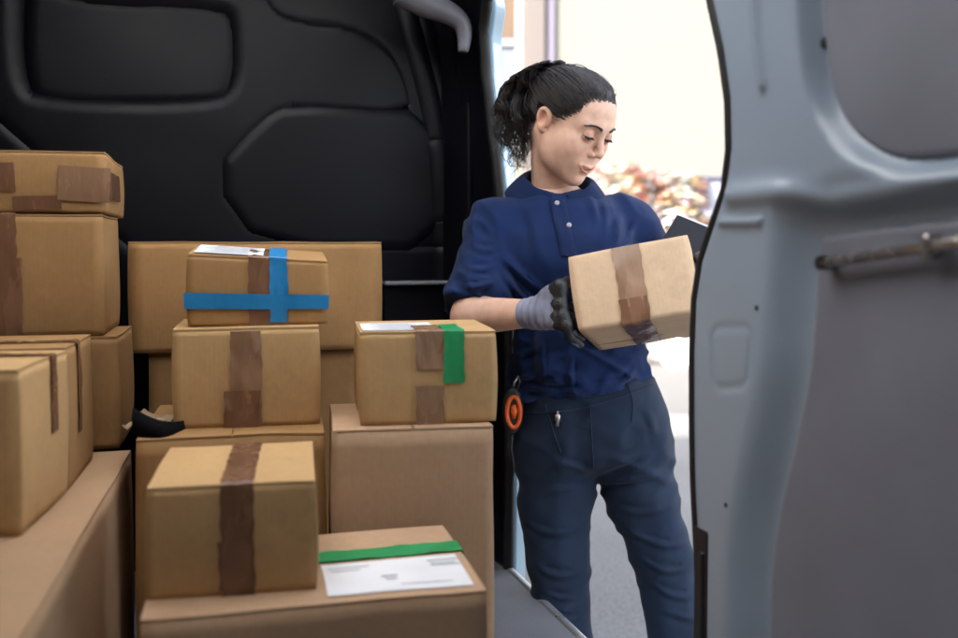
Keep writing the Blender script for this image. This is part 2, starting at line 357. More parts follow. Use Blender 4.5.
# unseen cab ahead of the bulkhead, added and shaped to cast the van's shadow
prof = [(2.16, .35), (2.16, 1.97), (3.75, 1.97), (4.45, 1.32), (5.2, 1.12), (5.25, .35)]
b = MB(); n = len(prof); b.add([(x, y, z) for x in (-.98, .735) for y, z in prof], [tuple(range(n))[::-1], tuple(range(n, 2 * n))] + [(i, (i + 1) % n, (i + 1) % n + n, i + n) for i in range(n)])
b.build('added_cab_body', M['paint_out'], van, bevel=.05, seg=3)
for y in (-.55, 4.35):
    for x in (-.86, .60):
        b = MB(); b.tube([(x - .1, y, .33), (x - .09, y, .33), (x + .09, y, .33), (x + .1, y, .33)], [.24, .325, .325, .24], 32); b.build('wheel', M['rubber'], van)
# the sill: floor edge and bright strip
b = MB(); b.box((XS - .003, (YR + 2.0) / 2, ZF - .034), (.018, 2.0 - YR, .075)); b.build('sill_strip', M['alu'], van, bevel=.006)
b = MB(); b.box((XS - .008, (YR + 2.0) / 2, .40), (.02, 2.0 - YR, .19)); b.build('sill_panel', M['paint_out'], van, bevel=.01)

# the pillar beyond the opening
def seal_far(z): return np.interp(z, [.55, .75, 1.0, 1.25, 1.35, 1.5, 1.62, 1.70, 1.75], [1.86, 1.855, 1.855, 1.87, 1.885, 1.90, 1.90, 1.885, 1.84])
zz = np.arange(ZF, 1.80, .012); ts = np.linspace(0, 1, 26)
def pil(A, B):
    ye = seal_far(B); y = ye * A + 2.14 * (1 - A); x = sx(B) - .012 - .02 * np.sin(np.pi * A) ** 2
    x = x - .012 * np.exp(-((A - .28) / .05) ** 2) - .008 * np.exp(-((A - .6) / .06) ** 2)
    return np.stack([x, y, B], -1)
sheet('door_pillar', ts, zz, pil, M['black_trim'], van, solid=.02)
sp = [(float(sx(z)) - .004, float(seal_far(z)), float(z)) for z in np.arange(ZF - .01, 1.76, .02)]
arc = []
for k in range(1, 10):
    a = k / 9 * math.pi / 2; arc.append((float(sx(1.79)) - .004, 1.84 - .09 * math.sin(a) - .0, 1.75 + .05 * (1 - math.cos(a))))
arc += [(float(sx(1.80)) - .004, y, 1.80) for y in (1.6, 1.4, 1.2)]
b = MB(); b.tube(sp + arc, .012, 10); b.build('door_seal', M['rubber'], van, smooth=True)
def skin(A, B): return np.stack([sx(B) + .003 + .056 * A - .006 * np.sin(A * 3.1), seal_far(B) + .012 + .05 * A + .03 * np.exp(-((A - .35) / .12) ** 2), B], -1)
sheet('outer_pillar_skin', np.linspace(0, 1, 24), np.arange(.42, 1.80, .015), skin, M['paint_out'], van, solid=.004)
b = MB(); b.tube([(float(sx(z)) + .004, float(seal_far(z)) + .006, z) for z in np.arange(.5, 1.76, .03)], .006, 8); b.build('pillar_bead', M['metal'], van, smooth=True)
b = MB()
for k in range(9): b.box((XS - .004, 1.872, .74 + .02 * k), (.012, .016, .011))
b.build('door_latch', M['metal'], van, bevel=.002)
# header above the opening
b = MB(); hz = 1.80
b.box((float(sx(hz)) - .03, 1.2, hz + .06), (.10, 1.9, .12)); b.build('header_rail', M['header'], van, bevel=.015)
p0 = on_y(418, 22, 1.90); p1 = on_y(470, 27, 1.90)
ap = chaikin([(on_y(x, y, 1.9)[0], 1.9, on_y(x, y, 1.9)[1]) for x, y in ((400, -10), (425, 4), (448, 12), (462, 22), (465, 36), (463, 52))], 2, False)
b = MB(); b.tube([tuple(p) for p in ap], list(np.linspace(.034, .010, len(ap))), 16); b.build('arch_trim', M['header'], van, True)

# the near side panel with pressed frame and liner boards
def onside(px, py):
    X = XS
    for _ in range(8): y, z = on_x(px, py, X); X = float(sx(min(z, 1.95)))
    return y, z
X2 = lambda L: [onside(x, y) for x, y in L]
edge_px = [(708, -60), (715, 0), (726, 50), (733, 100), (734, 150), (729, 190), (716, 228), (705, 262), (699, 300), (697, 350), (697, 420), (698, 480), (702, 560), (704, 640), (706, 760), (708, 900)]
edge = np.array(X2(edge_px)); edge = edge[np.argsort(edge[:, 1])]
def yedge(z): return np.interp(z, edge[:, 1], edge[:, 0])
upr = chaikin(X2([(815, -80), (820, 30), (828, 92), (848, 130), (876, 152), (905, 161), (960, 156), (1300, 130), (1300, -200)]), 2)
lowr = chaikin(X2([(812, 242), (818, 234), (958, 216), (1500, 170), (1500, 1100), (758, 1000), (763, 600), (769, 528), (786, 452), (803, 374), (807, 318)]), 1)
ridge = X2([(745, 196), (790, 192), (840, 203), (885, 196), (960, 180), (1200, 150)])
crease = X2([(765, -40), (769, 40), (775, 86)])
press = chaikin(X2([(722, 328), (742, 327), (762, 326), (760, 355), (758, 385), (740, 387), (724, 388), (723, 355)]), 2)
slot = chaikin(X2([(703, 516), (722, 516), (724, 800), (702, 800)]), 1)
step_ = X2([(733, 222), (772, 222)])
ts2 = np.concatenate([np.linspace(0, .05, 8)[:-1], np.linspace(.05, .55, 150), np.linspace(.55, 2.1, 60)[1:]])
zs2 = np.arange(.36, 1.80, .005)
def panel(A, B):
    y = yedge(B) - A; h = np.zeros_like(A)
    h += .016 * sstep(A, 0, .02)
    du = poly_sd(upr, y, B); h -= .024 * sstep(-du, -.022, .004)
    dl = poly_sd(lowr, y, B); h -= .030 * sstep(-dl, -.066, .004)
    h += .010 * np.exp(-((line_d(ridge, y, B) - 0) / .014) ** 2)
    h += .006 * np.exp(-(line_d(crease, y, B) / .007) ** 2)
    h -= .0022 * np.exp(-((poly_sd(press, y, B)) / .004) ** 2)
    h += .006 * np.exp(-(line_d(step_, y, B) / .005) ** 2)
    return np.stack([sx(B) - h, y, B], -1)
sp_ = sheet('side_panel', ts2, zs2, panel, M['paint'], van, solid=.02)
def plate(poly, inset, lev, name):
    P = np.array(poly); mnz = max(.36, P[:, 1].min())
    ys = np.arange(-1.0, P[:, 0].max() + .01, .003); zs_ = np.arange(mnz, min(1.795, P[:, 1].max() + .01), .003)
    def f(A, B):
        d = poly_sd(poly, A, B); h = lev - .005 * (1 - sstep(-d, inset, inset + .006))
        return np.stack([sx(B) - h, A, B], -1)
    return sheet(name, ys, zs_, f, M['board'], sp_, solid=.003, mask=lambda A, B: poly_sd(poly, A, B) < -inset)
plate(upr, .001, -.0035, 'window_blank'); plate(lowr, .001, -.0095, 'liner_board')
b = MB(); b.tube([(float(sx(z)) - .002, float(yedge(z)) + .002, float(z)) for z in np.arange(.37, 1.80, .012)], .0085, 12); b.build('seal', M['rubber'], sp_, smooth=True)
for (px, py, r) in ((812, 375, .0072), (785, 512, .0072), (770, 632, .0072), (822, 42, .006)):
    y, z = onside(px, py); b = MB(); x = float(sx(z))
    lv_ = .0035 if py < 100 else .0095; b.tube([(x + .012, y, z), (x + lv_ - .0012, y, z), (x + lv_ - .0022, y, z)], [r, r, r * .7], 14); b.build('plug', M['plug'], sp_, smooth=False)
for (px, py, r) in ((734, 283, .0035), (757, 308, .0035), (726, 505, .003)):
    y, z = on_x(px, py, XS - .016); b = MB(); x = XS - .016
    b.tube([(x + .004, y, z), (x - .0012, y, z)], r, 12); b.build('bolt_hole', M['plug'], sp_)
y0, z0 = on_x(826, 263, XS - .01); y1, z1 = on_x(1200, 205, XS - .01)
b = MB(); b.tube([(XS - .010, y0, z0), (XS - .012, y0 * .5 + y1 * .5, (z0 + z1) / 2), (XS - .012, y1, z1)], .0062, 16); rl = b.build('grab_rail', M['metal'], sp_, smooth=True)
b = MB(); b.tube([(XS + .012, y0 + .004, z0), (XS - .016, y0 + .004, z0)], .0078, 14); b.build('rail_foot', M['plug'], rl)
yy, zz_ = on_x(932, 247, XS - .01); b = MB(); b.box((XS - .010, yy, zz_), (.02, .012, .026)); b.build('rail_clamp', M['metal'], rl, bevel=.005)
b = MB()
y, z = on_x(712, 520, XS); b.box((XS - .0135, y, z - .26), (.008, .034, .5)); b.box((XS - .0175, y - .004, z - .26), (.006, .012, .44)); b.build('latch_slot', M['plug'], sp_, bevel=.004)

# ------------------------------------------------------------------ cartons
def ribbon_path(pts2, r=.004):
    """2-D path with the corners rounded a little"""
    P = [np.asarray(p, float) for p in pts2]; out = [P[0]]
    for i in range(1, len(P) - 1):
        a = P[i] + (P[i - 1] - P[i]) / (np.linalg.norm(P[i - 1] - P[i]) + 1e-9) * r; c = P[i] + (P[i + 1] - P[i]) / (np.linalg.norm(P[i + 1] - P[i]) + 1e-9) * r
        for t in (0, .25, .5, .75, 1): out.append((1 - t) ** 2 * a + 2 * t * (1 - t) * P[i] + t * t * c)
    out.append(P[-1]); Q = [out[0]]
    for p in out[1:]:
        n = max(1, int(np.linalg.norm(p - Q[-1]) / .008)); q0 = Q[-1]
        Q += [q0 + (p - q0) * k / n for k in range(1, n + 1)]
    return np.array(Q)
class Carton:
    def __init__(s, label, size, mtx, m='kraft', group='cardboard boxes stacked in the van', seed=1, warp=None, flaps='y', crush=.0016):
        s.w, s.d, s.h = size; s.seed = seed; s.crush = crush; s.warp = warp
        w, d, h = size; n = 18; r = .0024
        V = []; F = []
        def face(o, e1, e2):
            base = len(V)
            for i in range(n + 1):
                for j in range(n + 1): V.append(np.asarray(o) + np.asarray(e1) * (i / n) + np.asarray(e2) * (j / n))
            for i in range(n):
                for j in range(n):
                    a = base + i * (n + 1) + j; F.append((a, a + n + 1, a + n + 2, a + 1))
        X, Y, Z = np.array((w, 0, 0)), np.array((0, d, 0)), np.array((0, 0, h)); O = np.array((-w / 2, -d / 2, 0))
        face(O, X, Z); face(O + X, Y, Z); face(O + X + Y, -X, Z); face(O + Y, -Y, Z); face(O + Z, X, Y); face(O + Y, X, -Y)
        V = np.array(V); V = s.shape(V, r)
        bm = bmesh.new(); vs = [bm.verts.new(p) for p in V]
        for f in F: bm.faces.new([vs[i] for i in f])
        bmesh.ops.remove_doubles(bm, verts=bm.verts, dist=1e-5); bmesh.ops.recalc_face_normals(bm, faces=bm.faces)
        me = bpy.data.meshes.new('cardboard_box'); bm.to_mesh(me); bm.free(); me.materials.append(M[m])
        me.polygons.foreach_set('use_smooth', [True] * len(me.polygons))
        s.o = bpy.data.objects.new('cardboard_box', me); COL.objects.link(s.o); s.o.matrix_world = mtx; s.mtx = mtx
        tag(s.o, label, 'box', group)
        if flaps:                               # the lid: two flaps meeting in a seam
            q = w if flaps == 'y' else d; b = MB()
            for sg in (-1, 1):
                if flaps == 'y': c, z = (sg * (w / 4), 0), (w / 2 - .0016, d - .001)
                else: c, z = (0, sg * (d / 4)), (w - .001, d / 2 - .0016)
                k = len(b.v); nx, ny = 10, 10
                vv = []; ff = []
                for zz in (0.0002, .0032):
                    for i in range(nx + 1):
                        for j in range(ny + 1): vv.append((c[0] + (i / nx - .5) * z[0], c[1] + (j / ny - .5) * z[1], h + zz))
                L = (nx + 1) * (ny + 1)
                for i in range(nx):
                    for j in range(ny):
                        a = L + i * (ny + 1) + j; ff.append((a, a + ny + 1, a + ny + 2, a + 1))
                for i in range(nx):
                    for j in (0, ny):
                        a = i * (ny + 1) + j; e = a + ny + 1; ff.append((a, e, e + L, a + L) if j == 0 else (e, a, a + L, e + L))
                for j in range(ny):
                    for i in (0, nx):
                        a = i * (ny + 1) + j; e = a + 1; ff.append((e, a, a + L, e + L) if i == 0 else (a, e, e + L, a + L))
                vv = s.shape(np.array(vv), 0); bb = MB().add(vv, ff); o = bb.build('flap', M[m], s.o)
    def shape(s, V, r):
        w, d, h = s.w, s.d, s.h; V = V.copy()
        if r:
            C = np.array((0, 0, h / 2)); q = V - C; H = np.array((w, d, h)) / 2 - r; cl = np.clip(q, -H, H); e = q - cl; L = np.linalg.norm(e, axis=1, keepdims=True)
            V = C + cl + np.where(L > 1e-9, e / np.maximum(L, 1e-9) * np.minimum(L, r), 0)
        N = np.stack([vnoise(V, 11, s.seed + k) for k in range(3)], 1); V = V + N * s.crush
        k = np.clip(V[:, 2] / h, 0, 1); bul = np.sin(np.pi * k) * .0022          # walls bow out a touch
        V[:, 0] += np.sign(V[:, 0]) * bul * (np.abs(V[:, 0]) > w / 2 - .006); V[:, 1] += np.sign(V[:, 1]) * bul * (np.abs(V[:, 1]) > d / 2 - .006)
        if s.warp is not None: V = s.warp(V)
        return V
    def strip(s, axis, pos, width, path, m='tape_brown', name='tape', off=.0012, wr=.0008, label=None, lift=.0):
        """tape across the box: path in the plane at right angles to axis; its points are given as fractions of the box"""
        w, d, h = s.w, s.d, s.h
        q = d if axis == 'x' else w
        pts = [((a) * (q / 2 + off), -off if b < -.001 else (b * h if b < .999 else h + off + .0034)) for a, b in path]
        Q = ribbon_path(pts, .003); n = len(Q); m_ = 7; V = []
        T = np.gradient(Q, axis=0); T /= np.linalg.norm(T, axis=1, keepdims=True) + 1e-9; Nn = np.stack([-T[:, 1], T[:, 0]], 1)
        if Nn[n // 2] @ (Q[n // 2] - np.array((0, h / 2))) < 0: Nn = -Nn
        rr = random.Random(s.seed * 31 + int(pos * 1000)); ph = rr.random() * 9
        for i in range(n):
            jit = .0016 * math.sin(i * 1.7 + ph) + .001 * math.sin(i * .6 + ph * 2)
            for j in range(m_):
                u = (j / (m_ - 1) - .5) * (width + jit) + pos
                z = wr * (math.sin(i * .9 + j * 1.3 + ph) * math.sin(i * .31 + j * .8) + .4 * math.sin(j * 2.2 + i * .23)) + wr
                p = Q[i] + Nn[i] * max(z, 0)
                V.append((u, p[0], p[1]) if axis == 'x' else (p[0], u, p[1]))
        V = s.shape(np.array(V), 0)
        F = [(i * m_ + j, i * m_ + j + 1, (i + 1) * m_ + j + 1, (i + 1) * m_ + j) for i in range(n - 1) for j in range(m_ - 1)]
        return mesh_obj(name, V, F, M[m], s.o, True)
    def patch(s, face, c, size, m, name='label', off=.0042, rot=0, curl=0, extra=None):
        """flat piece on a face ('top','front','right','left','bottom'): centre and size in metres on that face"""
        w, d, h = s.w, s.d, s.h; n = 10; V = []; cr, sr = math.cos(rot), math.sin(rot)
        for i in range(n + 1):
            for j in range(n + 1):
                a = (i / n - .5) * size[0]; b = (j / n - .5) * size[1]; x = c[0] + a * cr - b * sr; y = c[1] + a * sr + b * cr
                o = off + curl * max(0, (i / n - .8) * 5) ** 2
                V.append({'top': (x, y, h + o), 'front': (x, -d / 2 - o, y), 'right': (w / 2 + o, x, y), 'left': (-w / 2 - o, -x, y), 'bottom': (x, y, -o)}[face])
        V = s.shape(np.array(V), 0)
        F = [(i * (n + 1) + j, (i + 1) * (n + 1) + j, (i + 1) * (n + 1) + j + 1, i * (n + 1) + j + 1) for i in range(n) for j in range(n)]
        return mesh_obj(name, V, F, M[m], s.o if extra is None else extra, True)
def fit(pl, pr, dl, dr, y_bot, depth, h, ydep=None):
    """matrix of a carton from its lower front corners: pixel columns, depths, row -> stands where that ray ends"""
    A = at(pl, y_bot[0], dl); B = at(pr, y_bot[1], dr); z = (A.z + B.z) / 2
    ex = B - A; ex.z = 0; w = ex.length; ex.normalize(); ey = Vector((-ex.y, ex.x, 0)); c = (A + B) / 2 + ey * depth / 2; c.z = z
    return Matrix(((ex.x, ey.x, 0, c.x), (ex.y, ey.y, 0, c.y), (0, 0, 1, c.z), (0, 0, 0, 1))), w
def fitz(pl, pr, dl, dr, zb, depth, vp=None):
    if vp is not None:                          # lid and walls run towards column vp
        an = math.atan((vp - W0 / 2) / FPX); xm = lambda p: (p - W0 / 2) / FPX; dm = (dl + dr) / 2; q = math.tan(-an)
        X0 = xm((pl + pr) / 2) * dm             # front wall: y = dm + q (x - X0), column: x = k y
        dl, dr = [(dm - q * X0) / (1 - q * xm(p)) for p in (pl, pr)]
    A = at(pl, 300, dl); B = at(pr, 300, dr); ex = B - A; ex.z = 0; w = ex.length; ex.normalize(); ey = Vector((-ex.y, ex.x, 0)); c = (A + B) / 2 + ey * depth / 2
    return Matrix(((ex.x, ey.x, 0, c.x), (ex.y, ey.y, 0, c.y), (0, 0, 1, zb), (0, 0, 0, 1))), w
E = EYE.z
BX = {}
# low box with the white label, on the floor
mt, w = fitz(135, 487, .972, 1.028, ZF, .25, 251)
L_ = Carton('wide low front box with white address label and green strip on its lid', (w, .25, E - .395 - ZF - .003), mt, 'kraft_pink', seed=2, flaps='x')
L_.strip('y', .026, .039, [(-.3, 1), (1, 1), (1, .82)], 'tape_green', off=.0016)
lb = L_.patch('top', (.092, -.055), (.168, .105), 'label', off=.0048)
for (x, y, a, c) in ((.16, -.02, .045, .003), (.155, -.03, .03, .0022), (.16, -.037, .04, .0022), (.085, -.06, .02, .004), (.086, -.07, .014, .003), (.04, -.02, .05, .0022), (.035, -.03, .035, .0022), (.125, -.09, .06, .002)): L_.patch('top', (x, y), (a, c), 'print', 'print', .0053, extra=lb)
zL = E - .395
# square box on it
mt, w = fitz(142, 315, 1.022, 1.036, zL, .215, 297)
W_ = Carton('plain box with one broad brown tape, on top of the low labelled box', (w, .215, .122), mt, 'kraft_pale', seed=3, flaps='y')
W_.strip('x', .006, .036, [(-1, -.002), (-1, 1), (1, 1), (1, .6)]); W_.strip('x', .004, .038, [(-1, .05), (-1, .52)], off=.0022)
# box standing on the floor at the right
mt, w = fitz(331, 493, 1.33, 1.335, ZF, .23, 312)
G_ = Carton('tall plain pinkish box standing on the floor right of the stack', (w, .23, E - .267 - ZF - .0035), mt, 'kraft_pink', seed=4, flaps='y')
mt, w = fitz(360, 496, 1.372, 1.352, E - .267 + .0005, .2, 318)
N_ = Carton('box with short green tape on its front on top of the tall pinkish box', (w, .2, .133), mt, 'kraft_pale', seed=5, flaps='x')
N_.strip('x', .036, .030, [(-1, .45), (-1, 1), (-.1, 1)], 'tape_green', off=.002)
N_.strip('x', .0, .040, [(-1, .60), (-1, 1), (-.2, 1)], 'tape_tan', off=.0012); N_.strip('x', .001, .041, [(-1, .0), (-1, .42)], 'tape_tan')
lb = N_.patch('top', (-.04, -.02), (.11, .13), 'label', off=.0046)
for k in range(5): N_.patch('top', (-.05 + .01 * (k % 2), -.07 + .022 * k), (.06, .004), 'print', 'print', .0051, extra=lb)
# middle stack
zK = E - .277
mt, w = fitz(133, 324, 1.325, 1.335, ZF, .28, 280)
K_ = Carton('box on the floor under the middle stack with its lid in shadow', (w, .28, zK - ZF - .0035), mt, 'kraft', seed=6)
mt, w = fitz(171, 319, 1.398, 1.39, zK, .2, 275)
H_ = Carton('box with wrinkled brown tape on its front under the blue taped one', (w, .2, .146), mt, 'kraft_pale', seed=7, flaps='x')
H_.strip('x', -.002, .046, [(-1, .0), (-1, .99)], 'tape_tan', wr=.0016); H_.strip('x', -.008, .052, [(-1, .0), (-1, .38)], off=.0026, wr=.0022)
zH = zK + .1505
mt, w = fitz(187, 328, 1.44, 1.425, zH, .19, 285)
hF = .108
def warpF(V):
    k = np.clip(V[:, 2] / hF, 0, 1.2); V = V.copy(); V[:, 2] += k * (.0125 * (V[:, 1] / .19) - .013 * V[:, 0] / .215); return V
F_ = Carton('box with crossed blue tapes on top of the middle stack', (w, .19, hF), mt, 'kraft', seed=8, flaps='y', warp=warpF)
F_.strip('x', .012, .055, [(-1, .0), (-1, 1), (.6, 1)])
F_.strip('x', .030, .027, [(-1, .05), (-1, 1), (.75, 1)], 'tape_blue', off=.0026)
F_.strip('y', -.0, .027, [], 'tape_blue') if 0 else None
lb = F_.patch('top', (-.045, -.005), (.105, .15), 'label', off=.0056)
for k in range(6): F_.patch('top', (-.05 + .008 * (k % 3), -.06 + .022 * k), (.07, .005), 'print', 'print', .0061, extra=lb)
blue = F_.patch('front', (-.001, .040), (w + .002, .025), 'tape_blue', 'tape', .0038)
# wide boxes at the back
mt, w = fitz(129, 382, 1.75, 1.76, E - .205, .17, 290)
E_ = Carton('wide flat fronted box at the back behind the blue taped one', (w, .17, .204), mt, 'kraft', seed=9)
mt, w = fitz(147, 358, 1.765, 1.77, ZF, .16, 290)
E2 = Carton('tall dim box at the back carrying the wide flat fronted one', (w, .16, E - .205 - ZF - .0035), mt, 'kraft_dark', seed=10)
# left side
zD = E - .33
A = f2w((0, 0, 0))
cx, cyy = -.1, 1.44
def rightwall(px, d0, d1, pxb, e0, e1, wd_, zb):
    P = at(px, 300, d0); Q = at(pxb, 300, d1); P, Q = P + (P - Q) * e0, Q + (Q - P) * e1
    ey = Q - P; ey.z = 0; dp = ey.length; ey.normalize(); ex = Vector((ey.y, -ey.x, 0)); c = (P + Q) / 2 - ex * wd_ / 2
    return Matrix(((ex.x, ey.x, 0, c.x), (ex.y, ey.y, 0, c.y), (0, 0, 1, zb), (0, 0, 0, 1))), dp
mtD, dp = rightwall(29, .815, 1.224, 104, .55, .6, .56, ZF)
D_ = Carton('large long box at the lower left carrying three taped boxes', (.56, dp, zD - ZF - .0035), mtD, 'kraft_dull', seed=11, flaps='y')
D_.strip('x', .10, .05, [(-1, .5), (-1, 1), (1, 1), (1, .5)])
def leftbox(px, d0, d1, zt, zb, wd_, label, m, seed, pxb=None):
    """box whose right wall runs from depth d0 to d1 along columns px -> pxb"""
    P = at(px, 300, d0); Q = at(pxb, 300, d1); ey = Q - P; ey.z = 0; dp = ey.length; ey.normalize(); ex = Vector((ey.y, -ey.x, 0)); c = (P + Q) / 2 - ex * wd_ / 2
    mt = Matrix(((ex.x, ey.x, 0, c.x), (ex.y, ey.y, 0, c.y), (0, 0, 1, zb), (0, 0, 0, 1)))
    return Carton(label, (wd_, dp, zt - zb - .0035), mt, m, seed=seed, flaps='x')
C1 = leftbox(17, 1.034, 1.222, E - .141, zD, .26, 'nearest of three boxes on the long box at far left, with a short tape', 'kraft_pale', 12, 65)
C1.strip('y', .03, .024, [(1, .5), (1, 1), (-.5, 1)])
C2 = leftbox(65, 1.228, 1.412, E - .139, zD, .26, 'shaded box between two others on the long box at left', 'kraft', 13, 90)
C2.strip('y', -.02, .026, [(1, .35), (1, 1), (-.5, 1)])
mt, w = fitz(-70, 119, 1.475, 1.465, zD - .02, .2)
mt, w = fitz(-70, 117, 1.43, 1.455, zD, .2, 240)
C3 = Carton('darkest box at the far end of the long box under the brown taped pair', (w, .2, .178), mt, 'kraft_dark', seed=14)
zB = zD + .1825
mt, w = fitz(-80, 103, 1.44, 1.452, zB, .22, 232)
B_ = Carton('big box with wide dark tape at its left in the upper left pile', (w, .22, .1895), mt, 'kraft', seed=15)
B_.strip('x', -.02, .052, [(-1, .0), (-1, 1), (1, 1)]); B_.strip('x', -.016, .058, [(-1, .0), (-1, .66)], off=.0024)
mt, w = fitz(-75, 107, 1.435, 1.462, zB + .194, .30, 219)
A_ = Carton('topmost box of the left pile with crumpled brown tape patches', (w, .30, .094), mt, 'kraft', seed=16, flaps='x')  # darker board colour carries the dim light of this pile
A_.patch('front', (-.025, .055), (.05, .045), 'tape_brown', 'tape', .003); A_.patch('front', (.03, .015), (.07, .022), 'tape_brown', 'tape', .003, .03)
A_.patch('front', (.098, .045), (.075, .055), 'tape_tan', 'tape', .0034, -.05); A_.patch('right', (-.05, .046), (.16, .045), 'tape_brown', 'tape', .003, .02)
# strap and crumpled paper on the middle box
b = MB(); pts = [at(122, 418, 1.30), at(140, 424, 1.31), at(160, 433, 1.315), at(185, 441, 1.318), at(240, 442, 1.318)]
V = []; F = []
sp = [np.array(at(133, 421, 1.325)), np.array(at(150, 431, 1.317)), np.array(at(168, 436, 1.32)), np.array(at(184, 434, 1.37)), np.array(at(200, 430, 1.42))]
sp = chaikin(sp, 2, False)
for i, p in enumerate(sp):
    p = p.copy(); 
    V += [p + (0, .004, .019), p + (-.002, -.004, .003), p + (0, -.001, -.018)]
for i in range(len(sp) - 1):
    for j in range(2): F.append((i * 3 + j, i * 3 + j + 1, i * 3 + 4 + j, i * 3 + 3 + j))
o = mesh_obj('tie_strap', V, F, mat('black webbing', (.004, .004, .005), .9, .2, 200, .4, 400, spec=.08), None, True)
s_ = o.modifiers.new('s', 'SOLIDIFY'); s_.thickness = .003
tag(o, 'black webbing strap slung across the box under the middle stack', 'strap')
c0 = at(152, 405, 1.40); n = 26
def crump(A, B):
    P = np.stack([A.ravel(), B.ravel(), A.ravel() * 0], 1); z = np.abs(vnoise(P, 45, 5)) * .014 + np.abs(vnoise(P, 90, 6)) * .006 
    return np.stack([A + .006 * vnoise(P, 60, 8).reshape(A.shape), B + .006 * vnoise(P, 60, 9).reshape(A.shape), z.reshape(A.shape) + .003], -1)
o = sheet('paper_sheet', np.linspace(-.03, .03, n), np.linspace(-.05, .06, n), crump, mat('crumpled wrapping paper', (.30, .22, .14), .75, .2, 30), solid=.0006, smooth=False)
o.location = (c0.x, c0.y, zK + .001); o.rotation_euler = (0, 0, rad(-15)); tag(o, 'crumpled brown wrapping paper lying left of the wrinkled tape box', 'paper')

# ------------------------------------------------------------------ solid modelling on a grid: smooth unions, then a skin of quads
f32 = np.float32
class Grid:
    def __init__(s, lo, hi, h):
        s.lo = np.array(lo, float); s.h = h; s.n = np.maximum(2, np.ceil((np.array(hi) - s.lo) / h).astype(int) + 1)
        ax = [(s.lo[k] + h * np.arange(s.n[k])).astype(f32) for k in range(3)]
        s.X, s.Y, s.Z = np.meshgrid(*ax, indexing='ij')
    def pts(s): return np.stack([s.X.ravel(), s.Y.ravel(), s.Z.ravel()], 1)
def ell(g, c, r, R=None):
    x, y, z = g.X - f32(c[0]), g.Y - f32(c[1]), g.Z - f32(c[2])
    if R is not None:
        R = np.asarray(R, f32); x, y, z = R[0, 0] * x + R[1, 0] * y + R[2, 0] * z, R[0, 1] * x + R[1, 1] * y + R[2, 1] * z, R[0, 2] * x + R[1, 2] * y + R[2, 2] * z
    r = [f32(k) for k in r]; k0 = np.sqrt((x / r[0]) ** 2 + (y / r[1]) ** 2 + (z / r[2]) ** 2); k1 = np.sqrt((x / r[0] ** 2) ** 2 + (y / r[1] ** 2) ** 2 + (z / r[2] ** 2) ** 2)
    return k0 * (k0 - 1) / np.maximum(k1, 1e-6)
def cap(g, a, b, ra, rb=None, sq=None):
    rb = ra if rb is None else rb; a = np.asarray(a, f32); b = np.asarray(b, f32); e = b - a
    x, y, z = g.X - a[0], g.Y - a[1], g.Z - a[2]; t = np.clip((x * e[0] + y * e[1] + z * e[2]) / max(float(e @ e), 1e-9), 0, 1)
    x, y, z = x - e[0] * t, y - e[1] * t, z - e[2] * t
    if sq is not None: y = y / f32(sq)
    return np.sqrt(x * x + y * y + z * z) - (f32(ra) + f32(rb - ra) * t)
def smin(a, b, k):
    h = np.maximum(k - np.abs(a - b), 0) / k; return np.minimum(a, b) - h * h * (k * .25)
def smax(a, b, k): return -smin(-a, -b, k)
def sub(a, b, k): return smax(a, -b, k)
def nets(F, g):
    """surface nets: one vertex for each cell the surface crosses, one quad for each crossed grid edge"""
    sg = F < 0; nx, ny, nz = F.shape; c = (nx - 1, ny - 1, nz - 1)
    S8 = [sg[i:nx - 1 + i, j:ny - 1 + j, k:nz - 1 + k] for i in (0, 1) for j in (0, 1) for k in (0, 1)]
    a = np.logical_or.reduce(S8); b = np.logical_and.reduce(S8); act = a & ~b
    I = np.argwhere(act); idx = -np.ones(c, np.int64); idx[act] = np.arange(len(I))
    i, j, k = I.T; P = np.zeros((len(I), 3)); C = np.zeros(len(I)); cs = [(p, q, r) for p in (0, 1) for q in (0, 1) for r in (0, 1)]
    val = {o: F[i + o[0], j + o[1], k + o[2]].astype(float) for o in cs}
    for o in cs:
        for ax in range(3):
            if o[ax]: continue
            o2 = list(o); o2[ax] = 1; v0, v1 = val[o], val[tuple(o2)]; m = (v0 < 0) != (v1 < 0)
            t = np.where(m, v0 / np.where(m, v0 - v1, 1), 0); p = np.tile(np.array(o, float), (len(I), 1)); p[:, ax] += t
            P += p * m[:, None]; C += m
    V = g.lo + (I + P / C[:, None]) * g.h; Q = []
    for ax in range(3):
        s0 = [slice(1, -1)] * 3; s1 = [slice(1, -1)] * 3; s0[ax] = slice(0, -1); s1[ax] = slice(1, None)
        A, B = sg[tuple(s0)], sg[tuple(s1)]; E = np.argwhere(A != B); E2 = E.copy()
        for q in range(3):
            if q != ax: E2[:, q] += 1
        u, v = (ax + 1) % 3, (ax + 2) % 3; L = []
        for du, dv in ((-1, -1), (0, -1), (0, 0), (-1, 0)):
            w = E2.copy(); w[:, u] += du; w[:, v] += dv; L.append(idx[w[:, 0], w[:, 1], w[:, 2]])
        q = np.stack(L, 1); inside = A[tuple(E.T)]; q[~inside] = q[~inside][:, ::-1]; Q.append(q)
    Q = np.concatenate(Q); return V, Q[(Q >= 0).all(1)]
def relax(V, Q, n, k=.5):
    E = np.concatenate([Q[:, [0, 1]], Q[:, [1, 2]], Q[:, [2, 3]], Q[:, [3, 0]]])
    for _ in range(n):
        s = np.zeros_like(V); c = np.zeros(len(V)); 
        for a, b in ((0, 1), (1, 0)):
            np.add.at(s, E[:, a], V[E[:, b]]); np.add.at(c, E[:, a], 1)
        V = V + k * (s / np.maximum(c, 1)[:, None] - V)
    return V
